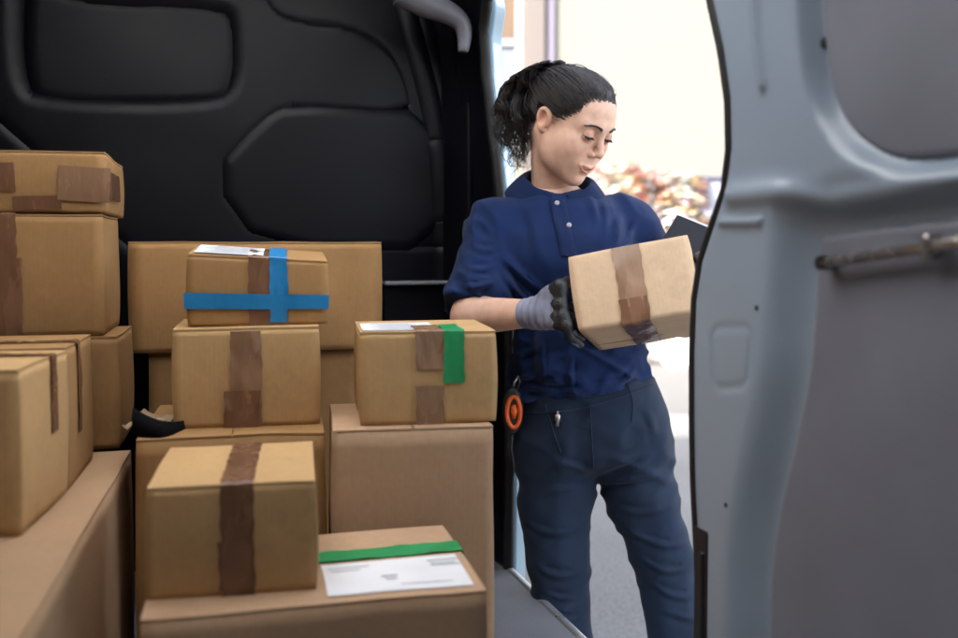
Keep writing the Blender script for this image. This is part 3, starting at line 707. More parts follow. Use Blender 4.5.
def vn(g, sx_, sy_, sz_, seed, R=None):
    p = g.pts()
    if R is not None: p = p @ np.asarray(R)
    return vnoise(p * np.array((sx_, sy_, sz_)), 1.0, seed).reshape(g.X.shape).astype(f32)
def qmesh(name, V, Q, m, parent): return mesh_obj(name, V, Q, m, parent, True)

# ------------------------------------------------------------------ the courier (built in the right / forward / up frame)
PB = vw(610, 700, 1.86); PB[2] = 0.0
per = empty('person', 'woman with dark curly ponytail in blue polo shirt, holding a taped box beside the van', 'person', f2w(PB), rad(-YAW))
def loc(V): return np.asarray(V, float) - PB
skin = mat('skin', (.62, .385, .285), .52, .10, 60, .28, 900, spec=.4)
skin.node_tree.nodes['Principled BSDF'].inputs['Subsurface Weight'].default_value = .12
skin.node_tree.nodes['Principled BSDF'].inputs['Subsurface Radius'].default_value = (.012, .005, .003)
_t = skin.node_tree; _a = _t.nodes.new('ShaderNodeAttribute'); _a.attribute_name = 'tint'; _x = _t.nodes.new('ShaderNodeMix'); _x.data_type = 'RGBA'; _x.blend_type = 'MULTIPLY'; _x.inputs[0].default_value = 1
_t.links.new(_t.nodes[skin['mix']].outputs[2], _x.inputs[6]); _t.links.new(_a.outputs['Color'], _x.inputs[7]); _t.links.new(_x.outputs[2], _t.nodes['Principled BSDF'].inputs['Base Color'])
hairm = mat('dark brown hair', (.0135, .0088, .0085), .40, .35, 60, spec=.55)

HC = vw(570.5, 121, 1.80); TH, PH, RO = rad(46), rad(33), rad(0); HS = .90
def rot(ax, a):
    c, s = math.cos(a), math.sin(a); return np.array({'x': ((1, 0, 0), (0, c, -s), (0, s, c)), 'y': ((c, 0, s), (0, 1, 0), (-s, 0, c)), 'z': ((c, -s, 0), (s, c, 0), (0, 0, 1))}[ax])
HR = rot('z', TH) @ rot('x', PH) @ rot('y', RO)
h2v = lambda P: np.asarray(P) * HS @ HR.T + HC
v2h = lambda P: (np.asarray(P) - HC) @ HR / HS
NB = vw(553, 200, 1.872)                         # base of the neck
nbl = v2h(NB)
g = Grid((-.092, -.128, min(-.19, nbl[2] - .03)), (max(.09, nbl[0] + .07), .125, .125), .0017)
mir = lambda f: np.minimum(f(1), f(-1))
D = ell(g, (0, .016, .027), (.0735, .089, .071))
D = smin(D, ell(g, (0, -.030, .034), (.0625, .058, .058)), .03)
D = smin(D, ell(g, (0, -.028, -.034), (.0575, .0565, .078)), .03)
for s in (1, -1):
    D = smin(D, cap(g, (s * .054, .004, -.038), (s * .018, -.062, -.088), .0135, .014), .03)
    D = smin(D, ell(g, (s * .0405, -.034, -.056), (.022, .034, .030)), .035)
    D = smin(D, ell(g, (s * .036, -.057, -.025), (.026, .026, .026)), .030)
    D = smin(D, cap(g, (s * .012, -.084, .026), (s * .044, -.068, .024), .0075), .018)
D = smin(D, ell(g, (0, -.074, -.096), (.019, .020, .017)), .020)
D = smin(D, ell(g, (0, -.0755, -.058), (.029, .020, .022)), .022)         # muzzle
for s in (1, -1): D = sub(D, ell(g, (s * .032, -.1, .007), (.018, .020, .0125)), .016)
D = smin(D, cap(g, (0, -.083, .020), (0, -.1050, -.018), .0062, .0075), .012)
D = smin(D, ell(g, (0, -.1070, -.0235), (.0078, .0076, .0070)), .009)
for s in (1, -1):
    D = smin(D, ell(g, (s * .0108, -.0960, -.0285), (.0058, .0085, .0058)), .007)
    D = sub(D, ell(g, (s * .0062, -.1020, -.0355), (.0036, .0046, .0034)), .003)
D = sub(D, cap(g, (0, -.1015, -.041), (0, -.1015, -.049), .003), .006)        # philtrum
# eyelids round the eyeballs
EYES = [(s * .0320, -.0775, .0065) for s in (1, -1)]
for e in EYES:
    xx = g.X - f32(e[0]); zz_ = g.Z - f32(e[2]); yy_ = g.Y - f32(e[1])
    ball = np.sqrt(xx * xx + yy_ * yy_ + zz_ * zz_)
    zc = -.0042 + .0010 * (xx / .013) ** 2; hh = .0035 * (1 - (xx / .0142) ** 2)
    slit = np.maximum(np.abs(zz_ - zc) - hh, yy_ + .002)
    lid = np.maximum(ball - .0143, -slit)
    D = smin(D, np.maximum(ball - .0143, yy_ + .001), .005)
    D = np.maximum(D, -np.maximum(slit, ball - .0190))
    D = smax(D, -np.maximum(np.abs(zz_ - .0050 - zc * .2 + .12 * np.abs(xx)) - .0005, np.maximum(np.abs(ball - .0150) - .0018, yy_ + .004)), .0016)  # crease of the lid
# lips, a little open
def surfy(x, z):
    i_ = int(round((x - g.lo[0]) / g.h)); k_ = int(round((z - g.lo[2]) / g.h)); c_ = D[i_, :, k_]; q_ = np.where(c_ < 0)[0]; q_ = q_[0]
    return float(g.lo[1] + g.h * (q_ - c_[q_] / (c_[q_] - c_[q_ - 1])))
sy2 = lambda x, z: .5 * (surfy(x, z) + surfy(-x, z))
up = [(x, sy2(x, z) - o, z) for x, z, o in ((-.0245, -.0560, -.0012), (-.0190, -.0567, -.0002), (-.0120, -.0574, .0009), (-.0040, -.0580, .0020), (0, -.0588, .0016), (.0040, -.0580, .0020), (.0120, -.0574, .0009), (.0190, -.0567, -.0002), (.0245, -.0560, -.0012))]
lo_ = [(x, sy2(x, z) - o, z) for x, z, o in ((-.0240, -.0568, -.0012), (-.0185, -.0622, -.0004), (-.0115, -.0682, .0008), (0, -.0722, .0020), (.0115, -.0682, .0008), (.0185, -.0622, -.0004), (.0240, -.0568, -.0012))]
gp = [(x, sy2(x, z) + .0005, z) for x, z in ((-.0215, -.0578), (-.0130, -.0618), (0, -.0648), (.0130, -.0618), (.0215, -.0578))]
LU = LL = None
for a, b in zip(up[:-1], up[1:]): d = cap(g, a, b, .0028 if abs(a[0]) < .017 and abs(b[0]) < .017 else .0017); LU = d if LU is None else smin(LU, d, .003)
for a, b in zip(lo_[:-1], lo_[1:]): d = cap(g, a, b, .0036 if abs(a[0]) < .017 and abs(b[0]) < .017 else .0019); LL = d if LL is None else smin(LL, d, .003)
D = smin(D, LU, .005); D = smin(D, LL, .005)
gap = None
for (a, b), (ra, rb) in zip(zip(gp[:-1], gp[1:]), ((.0010, .0025), (.0025, .0036), (.0036, .0025), (.0025, .0010))):
    for o in (0, .005, -.004): d = cap(g, (a[0], a[1] + o, a[2]), (b[0], b[1] + o, b[2]), ra, rb); gap = d if gap is None else np.minimum(gap, d)
D = sub(D, gap, .002)
D = sub(D, cap(g, (-.009, -.0975, -.0805), (.009, -.0975, -.0805), .004), .010)
# ears
for s in (1, -1):
    pth = [(.0705, -.006, -.006), (.0745, -.010, .010), (.0785, -.004, .024), (.0825, .010, .029), (.0845, .020, .020), (.0825, .020, .004), (.0775, .011, -.012), (.0735, .001, -.023), (.0715, -.004, -.018)]
    pth = chaikin([(.075 + (a - .075) * .8, .008 + (b - .006) * .86, -.008 + (c - .003) * .9) for a, b, c in pth], 2, False)
    for a, b in zip(pth[:-1], pth[1:]):
        D = smin(D, cap(g, (s * a[0], a[1], a[2]), (s * b[0], b[1], b[2]), .0036), .004)
    D = smin(D, ell(g, (s * .0745, .009, -.007), (.0045, .014, .024), rot('z', s * .28)), .005)
    D = sub(D, ell(g, (s * .0822, .007, -.007), (.0062, .0075, .0125)), .005)
    D = smin(D, cap(g, (s * .0745, -.005, -.012), (s * .0755, -.003, -.017), .003), .003)
# neck in the same skin
nt_ = np.array((0, .022, -.05)); D = smin(D, cap(g, nt_ + np.array((0, .012, 0)), nbl, .0425, .048), .022)
D = smin(D, cap(g, (-.03, .01, -.045), nbl + np.array((-.012, -.02, 0)), .016, .013), .03)
D = smin(D, cap(g, (.05, .012, -.03), nbl + np.array((.012, -.034, 0)), .014, .010), .03)
V, Q = nets(D, g); V = relax(V, Q, 1, .35); headV = V.copy()
# colour of the skin itself: lips, cheeks, eyelids
tint = np.ones((len(V), 3))
def near(P, pts, r): 
    d = np.full(len(P), 9.)
    for a, b in zip(pts[:-1], pts[1:]):
        a = np.array(a); e = np.array(b) - a; t = np.clip((P - a) @ e / (e @ e + 1e-12), 0, 1); d = np.minimum(d, np.linalg.norm(P - a - t[:, None] * e, axis=1))
    return 1 - sstep(d, r * .75, r * 1.15)
w_ = np.maximum(near(V, up[1:-1], .0036), near(V, lo_[1:-1], .0045))[:, None]; tint = tint * (1 - w_) + w_ * np.array((.86, .585, .575))
for s in (1, -1):
    d = np.linalg.norm((V - np.array((s * .042, -.07, -.028))) / np.array((1, 1, .8)), axis=1); w_ = (.5 * np.exp(-(d / .020) ** 2))[:, None]; tint = tint * (1 - w_ + w_ * np.array((1.02, .74, .72)))
    d = np.linalg.norm(V - np.array((s * .080, .010, -.007)), axis=1); w_ = (.6 * np.exp(-(d / .022) ** 2))[:, None]; tint = tint * (1 - w_ + w_ * np.array((1.0, .72, .66)))
    e = np.array((s * .032, -.0775, .0065)); q = V - e; w_ = (.45 * np.exp(-((np.linalg.norm(q, axis=1) - .014) / .006) ** 2) * (q[:, 1] < 0))[:, None]; tint = tint * (1 - w_ + w_ * np.array((.72, .55, .52)))
d = np.linalg.norm(V - np.array((0, -.108, -.024)), axis=1); w_ = (.35 * np.exp(-(d / .012) ** 2))[:, None]; tint = tint * (1 - w_ + w_ * np.array((1.0, .75, .72)))
BV, BQ, BT = [h2v(V)], [Q], [tint]; off_ = len(V)

# torso under the shirt and both arms, one skin with the rest
SHR, SHL = vw(499, 231, 1.84), vw(623, 226, 1.885)         # shoulder joints at the left and right of the picture
ELR, WRR = vw(472, 316, 1.735), vw(538, 313, 1.625)
ELL, WRL = vw(684, 318, 1.90), vw(716, 296, 1.71)
CH, WA, PE = vw(562, 250, 1.855), vw(580, 365, 1.87), vw(592, 425, 1.88)
def armsdf(g, grow=0.0):
    d = cap(g, SHR, ELR, .043 + grow, .036 + grow); d = smin(d, cap(g, ELR, WRR, .037 + grow, .0235 + grow), .02)
    e = cap(g, SHL, ELL, .043 + grow, .036 + grow); e = smin(e, cap(g, ELL, WRL, .037 + grow, .0235 + grow), .02)
    return d, e
lo = np.min([SHR, SHL, ELR, WRR, ELL, WRL, PE], 0) - .09; hi = np.max([SHR, SHL, ELR, WRR, ELL, WRL, NB], 0) + .09
g = Grid(lo, hi, .0055)
a1, a2 = armsdf(g)
D = smin(cap(g, CH, WA, .105, .095, .8), cap(g, WA, PE, .095, .11, .85), .05)
D = smin(D, cap(g, SHR, SHL, .04, .04), .05); D = smin(D, cap(g, NB, CH, .05, .08), .05)
D = smin(D, a1, .03); D = smin(D, a2, .03)
V, Q = nets(D, g); V = relax(V, Q, 2, .4)
BV.append(V); BQ.append(Q + off_); BT.append(np.ones((len(V), 3)))
body = qmesh('body', loc(np.concatenate(BV)), np.concatenate(BQ), skin, per)
at_ = body.data.color_attributes.new('tint', 'FLOAT_COLOR', 'POINT'); T4 = np.concatenate([np.concatenate(BT), np.ones((len(body.data.vertices), 1))], 1).astype(f32)
at_.data.foreach_set('color', T4.ravel())

# eyes, lashes, brows, teeth
white = mat('eye white', (.62, .60, .58), .2, .02, 20); iris = mat('brown iris', (.05, .022, .01), .15, .3, 200); pupil = mat('pupil', (.003, .003, .003), .1)
gz = np.array((0, -math.cos(rad(24)), -math.sin(rad(24))))
for e in EYES:
    n, m_ = 28, 18; V = []; F = []; mi = []
    t1 = np.cross(gz, (1, 0, 0)); t1 /= np.linalg.norm(t1); t2 = np.cross(gz, t1)
    for i in range(m_ + 1):
        th = math.pi * i / m_
        for k in range(n):
            q = 2 * math.pi * k / n; V.append(np.array(e) + .0127 * (gz * math.cos(th) + (t1 * math.cos(q) + t2 * math.sin(q)) * math.sin(th)))
    for i in range(m_):
        for k in range(n): F.append((i * n + k, i * n + (k + 1) % n, (i + 1) * n + (k + 1) % n, (i + 1) * n + k)); mi.append(2 if i < 1 else 1 if i < 3 else 0)
    o = mesh_obj('eye', loc(h2v(np.array(V))), F, white, per, True); o.data.materials.append(iris); o.data.materials.append(pupil); o.data.polygons.foreach_set('material_index', mi)
    b = MB()
    for k in range(34):
        x = -.0128 + .0256 * k / 33; z = -.0042 + .001 * (x / .013) ** 2 + .0035 * (1 - (x / .0142) ** 2) + .0002
        y = -math.sqrt(max(1e-7, .0147 ** 2 - x * x - z * z)); p = np.array(e) + (x, y, z); out = np.array((x * 18, -.9, -.50)); out /= np.linalg.norm(out)
        b.tube([tuple(h2v(p) - PB), tuple(h2v(p + out * .0035) - PB), tuple(h2v(p + out * .0062 + (0, 0, .0008)) - PB)], [.0006, .00045, .0001], 4)
    b.tube([tuple(h2v(np.array(e) + (x, -math.sqrt(max(1e-7, .0146 ** 2 - x * x - .0012 ** 2)), -.0042 + .001 * (x / .013) ** 2 + .0035 * (1 - (x / .0142) ** 2))) - PB) for x in np.linspace(-.0132, .0132, 16)], .0008, 5)
    b.build('eyelash', hairm, per, True)
    sgn = 1 if e[0] > 0 else -1; b = MB(); r = random.Random(5)
    HV = headV
    for k in range(230):
        u = r.random(); x = sgn * (.0125 + .035 * u); zb = .0255 + .0065 * math.sin(min(1, u * 1.25) * 1.9) - .0052 * u * u + r.uniform(-.5, .5) * .0056 * (1 - .75 * u)
        c_ = HV[(np.abs(HV[:, 0] - x) < .002) & (np.abs(HV[:, 2] - zb) < .002) & (HV[:, 1] < -.03)]
        if not len(c_): continue
        y = c_[:, 1].min() - .0006; di = np.array((sgn * 1, .35 * u, .55 - .9 * u)); di /= np.linalg.norm(di); L = .0065
        p = np.array((x, y, zb)); b.tube([tuple(h2v(p - (0, -.0005, 0)) - PB), tuple(h2v(p + di * L * .5 + (0, -.0006, 0)) - PB), tuple(h2v(p + di * L + (0, .0006 + .002 * u, 0)) - PB)], [.0006, .00055, .0002], 4)
    b.build('eyebrow', hairm, per, True)
tz = lambda x: float(np.interp(abs(x), (0, .013, .0215), (-.0625, -.0602, -.0568)))
b = MB(); b.tube([tuple(h2v((x, float(np.interp(abs(x), (0, .013, .0215), (gp[2][1], gp[1][1], gp[0][1]))) + .0050, tz(x))) - PB) for x in np.linspace(-.0175, .0175, 18)], [.0030] * 18, 8); b.build('teeth', mat('teeth', (.70, .67, .60), .25), per, True)

# hair: a combed cap and a curly ponytail
isear = lambda P: np.linalg.norm((np.abs(P) * (1, 0, 0) + P * (0, 1, 1) - np.array((.084, .010, -.008))) / np.array((.02, .021, .029)), axis=1) < 1.05
g = Grid((-.098, -.105, -.09), (.098, .128, .135), .0026)
D = ell(g, (0, .016, .029), (.0765, .093, .0745)); D = smin(D, ell(g, (0, -.028, .037), (.0645, .0600, .0590)), .03)
hl = lambda x, y, z: .80 * y + .88 * z - .017 + 1.2 * np.maximum(0, np.abs(x) - .043)
cut = -(hl(g.X, g.Y, g.Z) - .010).astype(f32) 
back = -(.95 * (g.Y - .022) + .18 * (g.Z + .03)).astype(f32)     # behind the ears the hair reaches the nape
D = smax(D, smin(cut, np.maximum(back, -(g.Z + .062)), .012), .006)
ear = np.minimum(ell(g, (.084, .010, -.008), (.02, .021, .029)), ell(g, (-.084, .010, -.008), (.02, .021, .029))); D = sub(D, ear, .006)
D = D + .0011 * vn(g, 60, 24, 60, 4) + .0042 * (1 - sstep(hl(g.X, g.Y, g.Z), 0, .028)).astype(f32) * (g.Y < .03)
V, Q = nets(D, g); hair = qmesh('hair', loc(h2v(V)), Q, hairm, per)
r = random.Random(11); TP = np.array((0, .103, .046)); capV = V; hv = headV[(hl(*headV.T) > -.006) & (headV[:, 2] > -.03) & (headV[:, 1] > -.10) & ~isear(headV)]; hvb = hl(*hv.T); root_i = [i for i in range(len(hv)) if hvb[i] < .022 and hv[i, 1] < .03 and hvb[i] > RNG.uniform(-.006, .007)]; capb = hl(V[:, 0], V[:, 1], V[:, 2]); edge_i = np.where((capb < .012) & (np.linalg.norm((V - np.array((0, .012, .029))) / np.array((.0735, .094, .0725)), axis=1) > .99))[0]; any_i = np.where(np.linalg.norm((V - np.array((0, .012, .029))) / np.array((.0735, .094, .0725)), axis=1) > .99)[0]
def onskull(p, o):
    c = np.array((0, .012, .029)); q = np.asarray(p) - c; k = np.linalg.norm(q / np.array((.0765, .098, .0755))); q = q / max(k, 1e-6); return c + q * (1 + o / .085)
from mathutils.kdtree import KDTree
HCN = np.array((0, .012, .029)); allv = np.concatenate([capV, hv]); _d = allv - HCN; CR = np.linalg.norm(_d, axis=1); kd = KDTree(len(allv))
for i_, u_ in enumerate(_d / CR[:, None]): kd.insert(Vector(u_), i_)
kd.balance()
def onskull(p, o):
    q = np.asarray(p) - HCN; q = q / (np.linalg.norm(q) + 1e-9); f_ = kd.find_n(Vector(q), 4); return HCN + q * (max(CR[i_] for _, i_, _ in f_) + o)
def strands(lines, radii, name, parent, m):
    V = []; F = []; base = 0
    for L, rr in zip(lines, radii):
        L = np.asarray(L); n = len(L); T = np.gradient(L, axis=0); T /= np.linalg.norm(T, axis=1, keepdims=True) + 1e-9
        a = np.cross(T, (.3, .5, .81)); a /= np.linalg.norm(a, axis=1, keepdims=True) + 1e-9; b_ = np.cross(T, a)
        w = rr * np.clip(np.minimum(1, (n - 1 - np.arange(n)) / (n * .3) + .12), 0, 1)
        R3 = [L + (a * math.cos(q) + b_ * math.sin(q)) * w[:, None] for q in (0, 2.094, 4.189)]
        V.append(np.stack(R3, 1).reshape(-1, 3))
        i = np.arange(n - 1)[:, None] * 3 + base; k = np.arange(3)[None]; k2 = (k + 1) % 3
        F.append(np.stack([i + k, i + k2, i + 3 + k2, i + 3 + k], -1).reshape(-1, 4)); base += n * 3
    return mesh_obj(name, np.concatenate(V), np.concatenate(F), m, parent, True)
lines = []; rad_ = []
for k in range(3400):
    # a root near the hairline or anywhere on the cap, combed to the tie
    a = r.uniform(-2.5, 2.5); zc = .5 * (1 + math.cos(a))
    st = np.array((math.sin(a) * .076, -math.cos(a) * .085 * (1 if math.cos(a) > 0 else .7) + .004, .030 + .045 * max(0, math.cos(a)) - .055 * max(0, -math.cos(a))))
    st = hv[r.choice(root_i)] if k % 5 < 3 else capV[r.choice(any_i)]; a = math.atan2(st[0], -st[1]); zc = .5 * (1 + math.cos(a)); fine = k % 5 < 3
    t0 = 0; bend = r.gauss(0, .006); ph = r.random() * 6.28; fq = r.uniform(7, 13); am = r.uniform(.0003, .0022)
    pts = []
    for t in np.linspace(t0, 1, 15):
        p = st * (1 - t) + TP * t; side = np.array((math.cos(a), math.sin(a), .2))
        p = onskull(p, .0002 + .0032 * sstep(t, .08, .4) * math.sin(math.pi * min(1, t)) * r.uniform(.75, 1.25) * (.4 + .6 * zc)) + side * (bend * math.sin(math.pi * t) + am * math.sin(fq * t + ph)); pts.append(p)
    if any(abs(q_[0]) > .062 and -.006 < q_[1] < .03 and q_[2] < .014 for q_ in pts): continue
    lines.append(loc(h2v(np.array(pts)))); rad_.append(r.uniform(.0005, .0009) if fine else r.uniform(.0006, .0012))
for k in range(0):                                # short wisps at the hairline and the temples
    a = r.uniform(-1.5, 1.5); st = onskull(np.array((math.sin(a) * .075, -math.cos(a) * .085, .034 + .040 * math.cos(a))), .001); dv = np.array((math.sin(a) * .4, .5, -.25 + .8 * math.cos(a))); dv /= np.linalg.norm(dv)
    L = r.uniform(.012, .028); pts = [st + dv * L * t + np.array((0, -.004, .002)) * math.sin(t * 3.1) * r.uniform(.3, 1) for t in np.linspace(0, 1, 7)]; lines.append(loc(h2v(np.array(pts)))); rad_.append(.00035)
for k in range(500):                               # baby hair that softens the hairline
    s_ = hv[r.choice(root_i)]; dv = TP - s_; dv /= np.linalg.norm(dv); L = r.uniform(.010, .028); lf = r.uniform(.0, .0022); sw = r.gauss(0, .003); b0 = -r.uniform(.000, .011)
    if abs(s_[0]) > .062 and s_[1] > -.012: continue
    pts = []
    for t in np.linspace(0, 1, 7):
        p = s_ + dv * (b0 + L * t); q = p - HCN; q /= np.linalg.norm(q); _, i_, _ = kd.find(Vector(q)); pts.append(HCN + q * (CR[i_] + .0001 + lf * t) + np.array((0, 0, 1)) * sw * math.sin(t * 2.5))
    lines.append(loc(h2v(np.array(pts)))); rad_.append(r.uniform(.00035, .00065))
for k in range(130):                               # flyaways over the crown
    s_ = capV[r.choice(any_i)]; dv = TP - s_; dv /= np.linalg.norm(dv); L = r.uniform(.02, .06); ph = r.random() * 6
    lines.append(loc(h2v(np.array([onskull(s_ + dv * L * t, .001 + r.uniform(.003, .009) * math.sin(t * 3.1)) + .0015 * math.sin(7 * t + ph) for t in np.linspace(0, 1, 10)])))); rad_.append(.0003)
strands(lines, rad_, 'combed_strands', hair, hairm)
# ponytail
TV = h2v(TP); ctrl = [h2v(TP * np.array((1, .90, .90))), vw(543, 72, 1.83), vw(530, 79, 1.845), vw(521, 102, 1.86), vw(521, 130, 1.855), vw(525, 155, 1.85)]
ctrl = np.array(ctrl); tt = np.linspace(0, 1, len(ctrl))
def pc(t): return np.array([np.interp(t, tt, ctrl[:, k]) for k in range(3)])
lines = []; rad_ = []
locks = []
for k in range(95):
    u = r.gauss(0, 1); v = r.gauss(0, 1); q = math.hypot(u, v); q = max(1, q / 1.65)
    locks.append((u / q, v / q, r.uniform(.5, 1.0) if k % 3 else r.uniform(.8, 1.15), r.random() * 6.28, r.uniform(15, 30), r.uniform(.004, .0105)))
for k in range(1500):
    u, v, ln, ph, fq, am = locks[k % len(locks)]; u += r.gauss(0, .14); v += r.gauss(0, .14); ln *= r.uniform(.85, 1.06); ph += r.gauss(0, .35); q = math.hypot(u, v) 
    if q > 1.7: u, v = u / q * 1.7, v / q * 1.7
    am *= r.uniform(.8, 1.2); pts = []
    for t in np.linspace(0, ln, 30):
        c_ = pc(min(t, 1)); c_[2] -= max(0, t - 1) * .12
        sp_r = .0060 + .0250 * sstep(t, .04, .38) - .006 * sstep(t, .7, 1.1)
        o = np.array((u * sp_r, v * sp_r * .9, (u * .35 - v * .3) * sp_r))
        w = am * sstep(t, .03, .35); pts.append(c_ + o + w * np.array((math.cos(fq * t + ph), math.sin(fq * t + ph) * .8, .6 * math.sin(fq * t + ph + 1))))
    lines.append(loc(np.array(pts))); rad_.append(r.uniform(.0005, .0010))
for k in range(70):                                # loose single curls
    c0_ = vw(r.uniform(503, 530), r.uniform(95, 150), 1.85 + r.uniform(-.02, .02)); ph = r.random() * 6; L = r.uniform(.03, .07); sx2 = r.uniform(-.5, .2)
    lines.append(loc(np.array([c0_ + np.array((sx2 * L * t + .005 * math.cos(9 * t + ph), .004 * math.sin(9 * t + ph), -L * t)) for t in np.linspace(0, 1, 16)]))); rad_.append(.0005)
for k in range(16):                                # curls on the nape
    c0_ = h2v((r.uniform(-.05, .01), .07, -.045)); ph = r.random() * 6; L = r.uniform(.02, .045)
    lines.append(loc(np.array([c0_ + np.array((-.1 * L * t + .003 * math.cos(8 * t + ph), .003 * math.sin(8 * t + ph) + .004, -L * t)) for t in np.linspace(0, 1, 12)]))); rad_.append(.0005)
strands(lines, rad_, 'ponytail', hair, hairm)
tn = ctrl[1] - ctrl[0]; tn /= np.linalg.norm(tn); a_ = np.cross(tn, (0, 0, 1)); a_ /= np.linalg.norm(a_); b_ = np.cross(tn, a_)
b = MB(); b.tube([tuple(ctrl[0] + tn * .014 + (a_ * math.cos(q) + b_ * math.sin(q)) * .0125 - PB) for q in np.linspace(0, 6.2832, 24)], .0045, 8, False); b.build('hair_tie', mat('dark hair tie', (.02, .018, .03), .7, .2, 200), hair, True)

# polo shirt
cloth = mat('royal blue pique cotton', (.0036, .0155, .068), .85, .10, 18, .35, 900, spec=.2, sheen=.06)
prof = [(182, 553, 12, 16), (191, 556, 28, 29), (199, 559, 46, 37), (208, 562, 62, 44), (221, 564, 73, 50), (235, 565, 74, 57), (265, 567, 68, 60), (300, 572, 64, 57), (335, 577, 61, 52), (370, 582, 65, 53), (400, 584, 70, 56), (420, 585, 74, 58)]   # row, centre column, half width and half depth in columns
k_ = 1.85 / FPX
pz = np.array([vw(a[1], a[0], 1.855)[2] for a in prof]); px_ = np.array([vw(a[1], a[0], 1.855)[0] for a in prof]); pa = np.array([a[2] * k_ for a in prof]); pb_ = np.array([a[3] * k_ for a in prof])
o_ = np.argsort(pz); pz, px_, pa, pb_ = pz[o_], px_[o_], pa[o_], pb_[o_]
TYAW = rad(10)
g = Grid((vw(432, 300, 1.74)[0], 1.60, vw(560, 412, 1.85)[2]), (vw(705, 300, 1.9)[0], 2.06, vw(560, 168, 1.85)[2]), .0036)
iz = lambda arr: np.interp(g.Z[0, 0, :], pz, arr).astype(f32)[None, None, :]
cx_ = iz(px_); cyv = f32(1.862) + 0 * cx_; dx = g.X - cx_; dy = g.Y - cyv; c, s = f32(math.cos(TYAW)), f32(math.sin(TYAW))
u = dx * c + dy * s; v = -dx * s + dy * c; A_ = iz(pa); B__ = iz(pb_); kk = np.sqrt((u / A_) ** 2 + (v / B__) ** 2)
D = (kk - 1) * np.minimum(A_, B__)
for s_, dd in ((-1, .010), (1, .010)):              # bust
    D = smin(D, ell(g, vw(567 + s_ * 30, 262, 1.80), (.055, .048, .060)), .06)
# sleeves
def sleeve(g, S, E, t1, r0, r1):
    e = S + (E - S) * t1; d = smin(cap(g, S, e, r0, r1), cap(g, S + (NB - S) * .5 + np.array((0, .0, -.022)), S, .036, r0 * .95), .05)
    n = (e - S) / np.linalg.norm(e - S); pl = ((g.X - e[0]) * n[0] + (g.Y - e[1]) * n[1] + (g.Z - e[2]) * n[2]).astype(f32)
    return smax(d, pl, .006), pl
d1, _p = sleeve(g, SHR, ELR, .90, .054, .057); d2, _p = sleeve(g, SHL, ELL, .62, .054, .060)
D = smin(D, d1, .022); D = smin(D, d2, .022)
hem = (vw(560, 399, 1.8)[2] + .16 * (g.X - vw(545, 399, 1.8)[0])).astype(f32); 
D = sub(D, cap(g, NB + np.array((.0, -.012, .03)), NB + (HC - NB) * .8, .055, .055), .012)      # neck opening
# folds: drag lines from the shoulder to the box, slack over the belly, creases in the sleeves
Rf = rot('y', rad(32)); f1 = vn(g, 9, 6, 34, 21, Rf); f2 = vn(g, 26, 8, 9, 22, rot('y', rad(-12))); f3 = vn(g, 14, 10, 46, 23, rot('y', rad(-20)))
zt = g.Z; wv_ = sstep(vw(0, 250, 1.85)[2] - zt, 0, .10).astype(f32); wl = sstep(vw(0, 330, 1.85)[2] - zt, -.03, .06).astype(f32)
ridge_ = lambda f: (1 - np.abs(f) * 2).clip(-.6, 1)
D = D - (.0085 * wv_ * ridge_(f1) + .0075 * ridge_(f2) * (1 - .5 * wv_) * .7 + .0085 * wl * ridge_(f3)).astype(f32)
arm_w = np.exp(-(np.maximum(d1, -.05) / .03) ** 2).astype(f32)
def creases(D, g, L, d0=1.80, k=1.0):
    A, B = np.meshgrid(g.X[:, 0, 0], g.Z[0, 0, :], indexing='ij'); h = np.zeros_like(A)
    for pts, amp, wd in L:
        P = np.array([vw(x, y, d0)[[0, 2]] for x, y in pts]); P = chaikin(P, 2, False); d = line_d(P, A, B); e = np.minimum(np.hypot(A - P[0, 0], B - P[0, 1]), np.hypot(A - P[-1, 0], B - P[-1, 1]))
        sgn_ = np.exp(-(d / wd) ** 2); tp = sstep(e, 0, .045)
        nx = np.array((P[-1, 1] - P[0, 1], -(P[-1, 0] - P[0, 0]))); nx /= np.linalg.norm(nx) + 1e-9; sd_ = (A - P[0, 0]) * nx[0] + (B - P[0, 1]) * nx[1]
        h += k * amp * tp * (sgn_ - .8 * np.exp(-((d - wd * 1.5) / (wd * .9)) ** 2) * (sd_ > 0))
    return D - (h[:, None, :]).astype(f32) * (g.Y < 1.862)
D = creases(D, g, [([(499, 250), (520, 275), (552, 300)], .008, .008), ([(503, 268), (522, 300), (548, 318)], .007, .007), ([(512, 300), (520, 340), (522, 390)], .007, .009), ([(545, 310), (538, 350), (545, 392)], .008, .009),
    ([(575, 335), (566, 365), (572, 396)], .008, .008), ([(612, 366), (600, 380), (590, 396)], .007, .007), ([(640, 365), (625, 378), (600, 388)], .007, .006), ([(512, 372), (545, 380), (580, 376)], .006, .006), ([(515, 386), (550, 390), (600, 384), (640, 372)], .006, .006),
    ([(604, 190), (606, 215), (600, 245)], .006, .008), ([(625, 205), (618, 225), (606, 250)], .007, .008), ([(640, 215), (632, 235), (615, 250)], .006, .006), ([(528, 205), (535, 235), (532, 265)], .004, .010),
    ([(462, 262), (480, 270), (498, 262)], .006, .006), ([(455, 280), (478, 286), (500, 276)], .006, .006), ([(468, 240), (482, 252), (500, 246)], .005, .006), ([(585, 262), (578, 300), (580, 330)], .005, .009)])
D = D - .0050 * arm_w * ridge_(vn(g, 20, 20, 42, 24, rot('y', rad(50)))) * sstep(.0 - (g.X - SHR[0]), -.03, .03).astype(f32)
D = smax(D, hem - g.Z, .004)
V, Q = nets(D, g); V = relax(V, Q, 2, .45)
shirt = qmesh('polo_shirt', loc(V), Q, cloth, per); shirtV = V
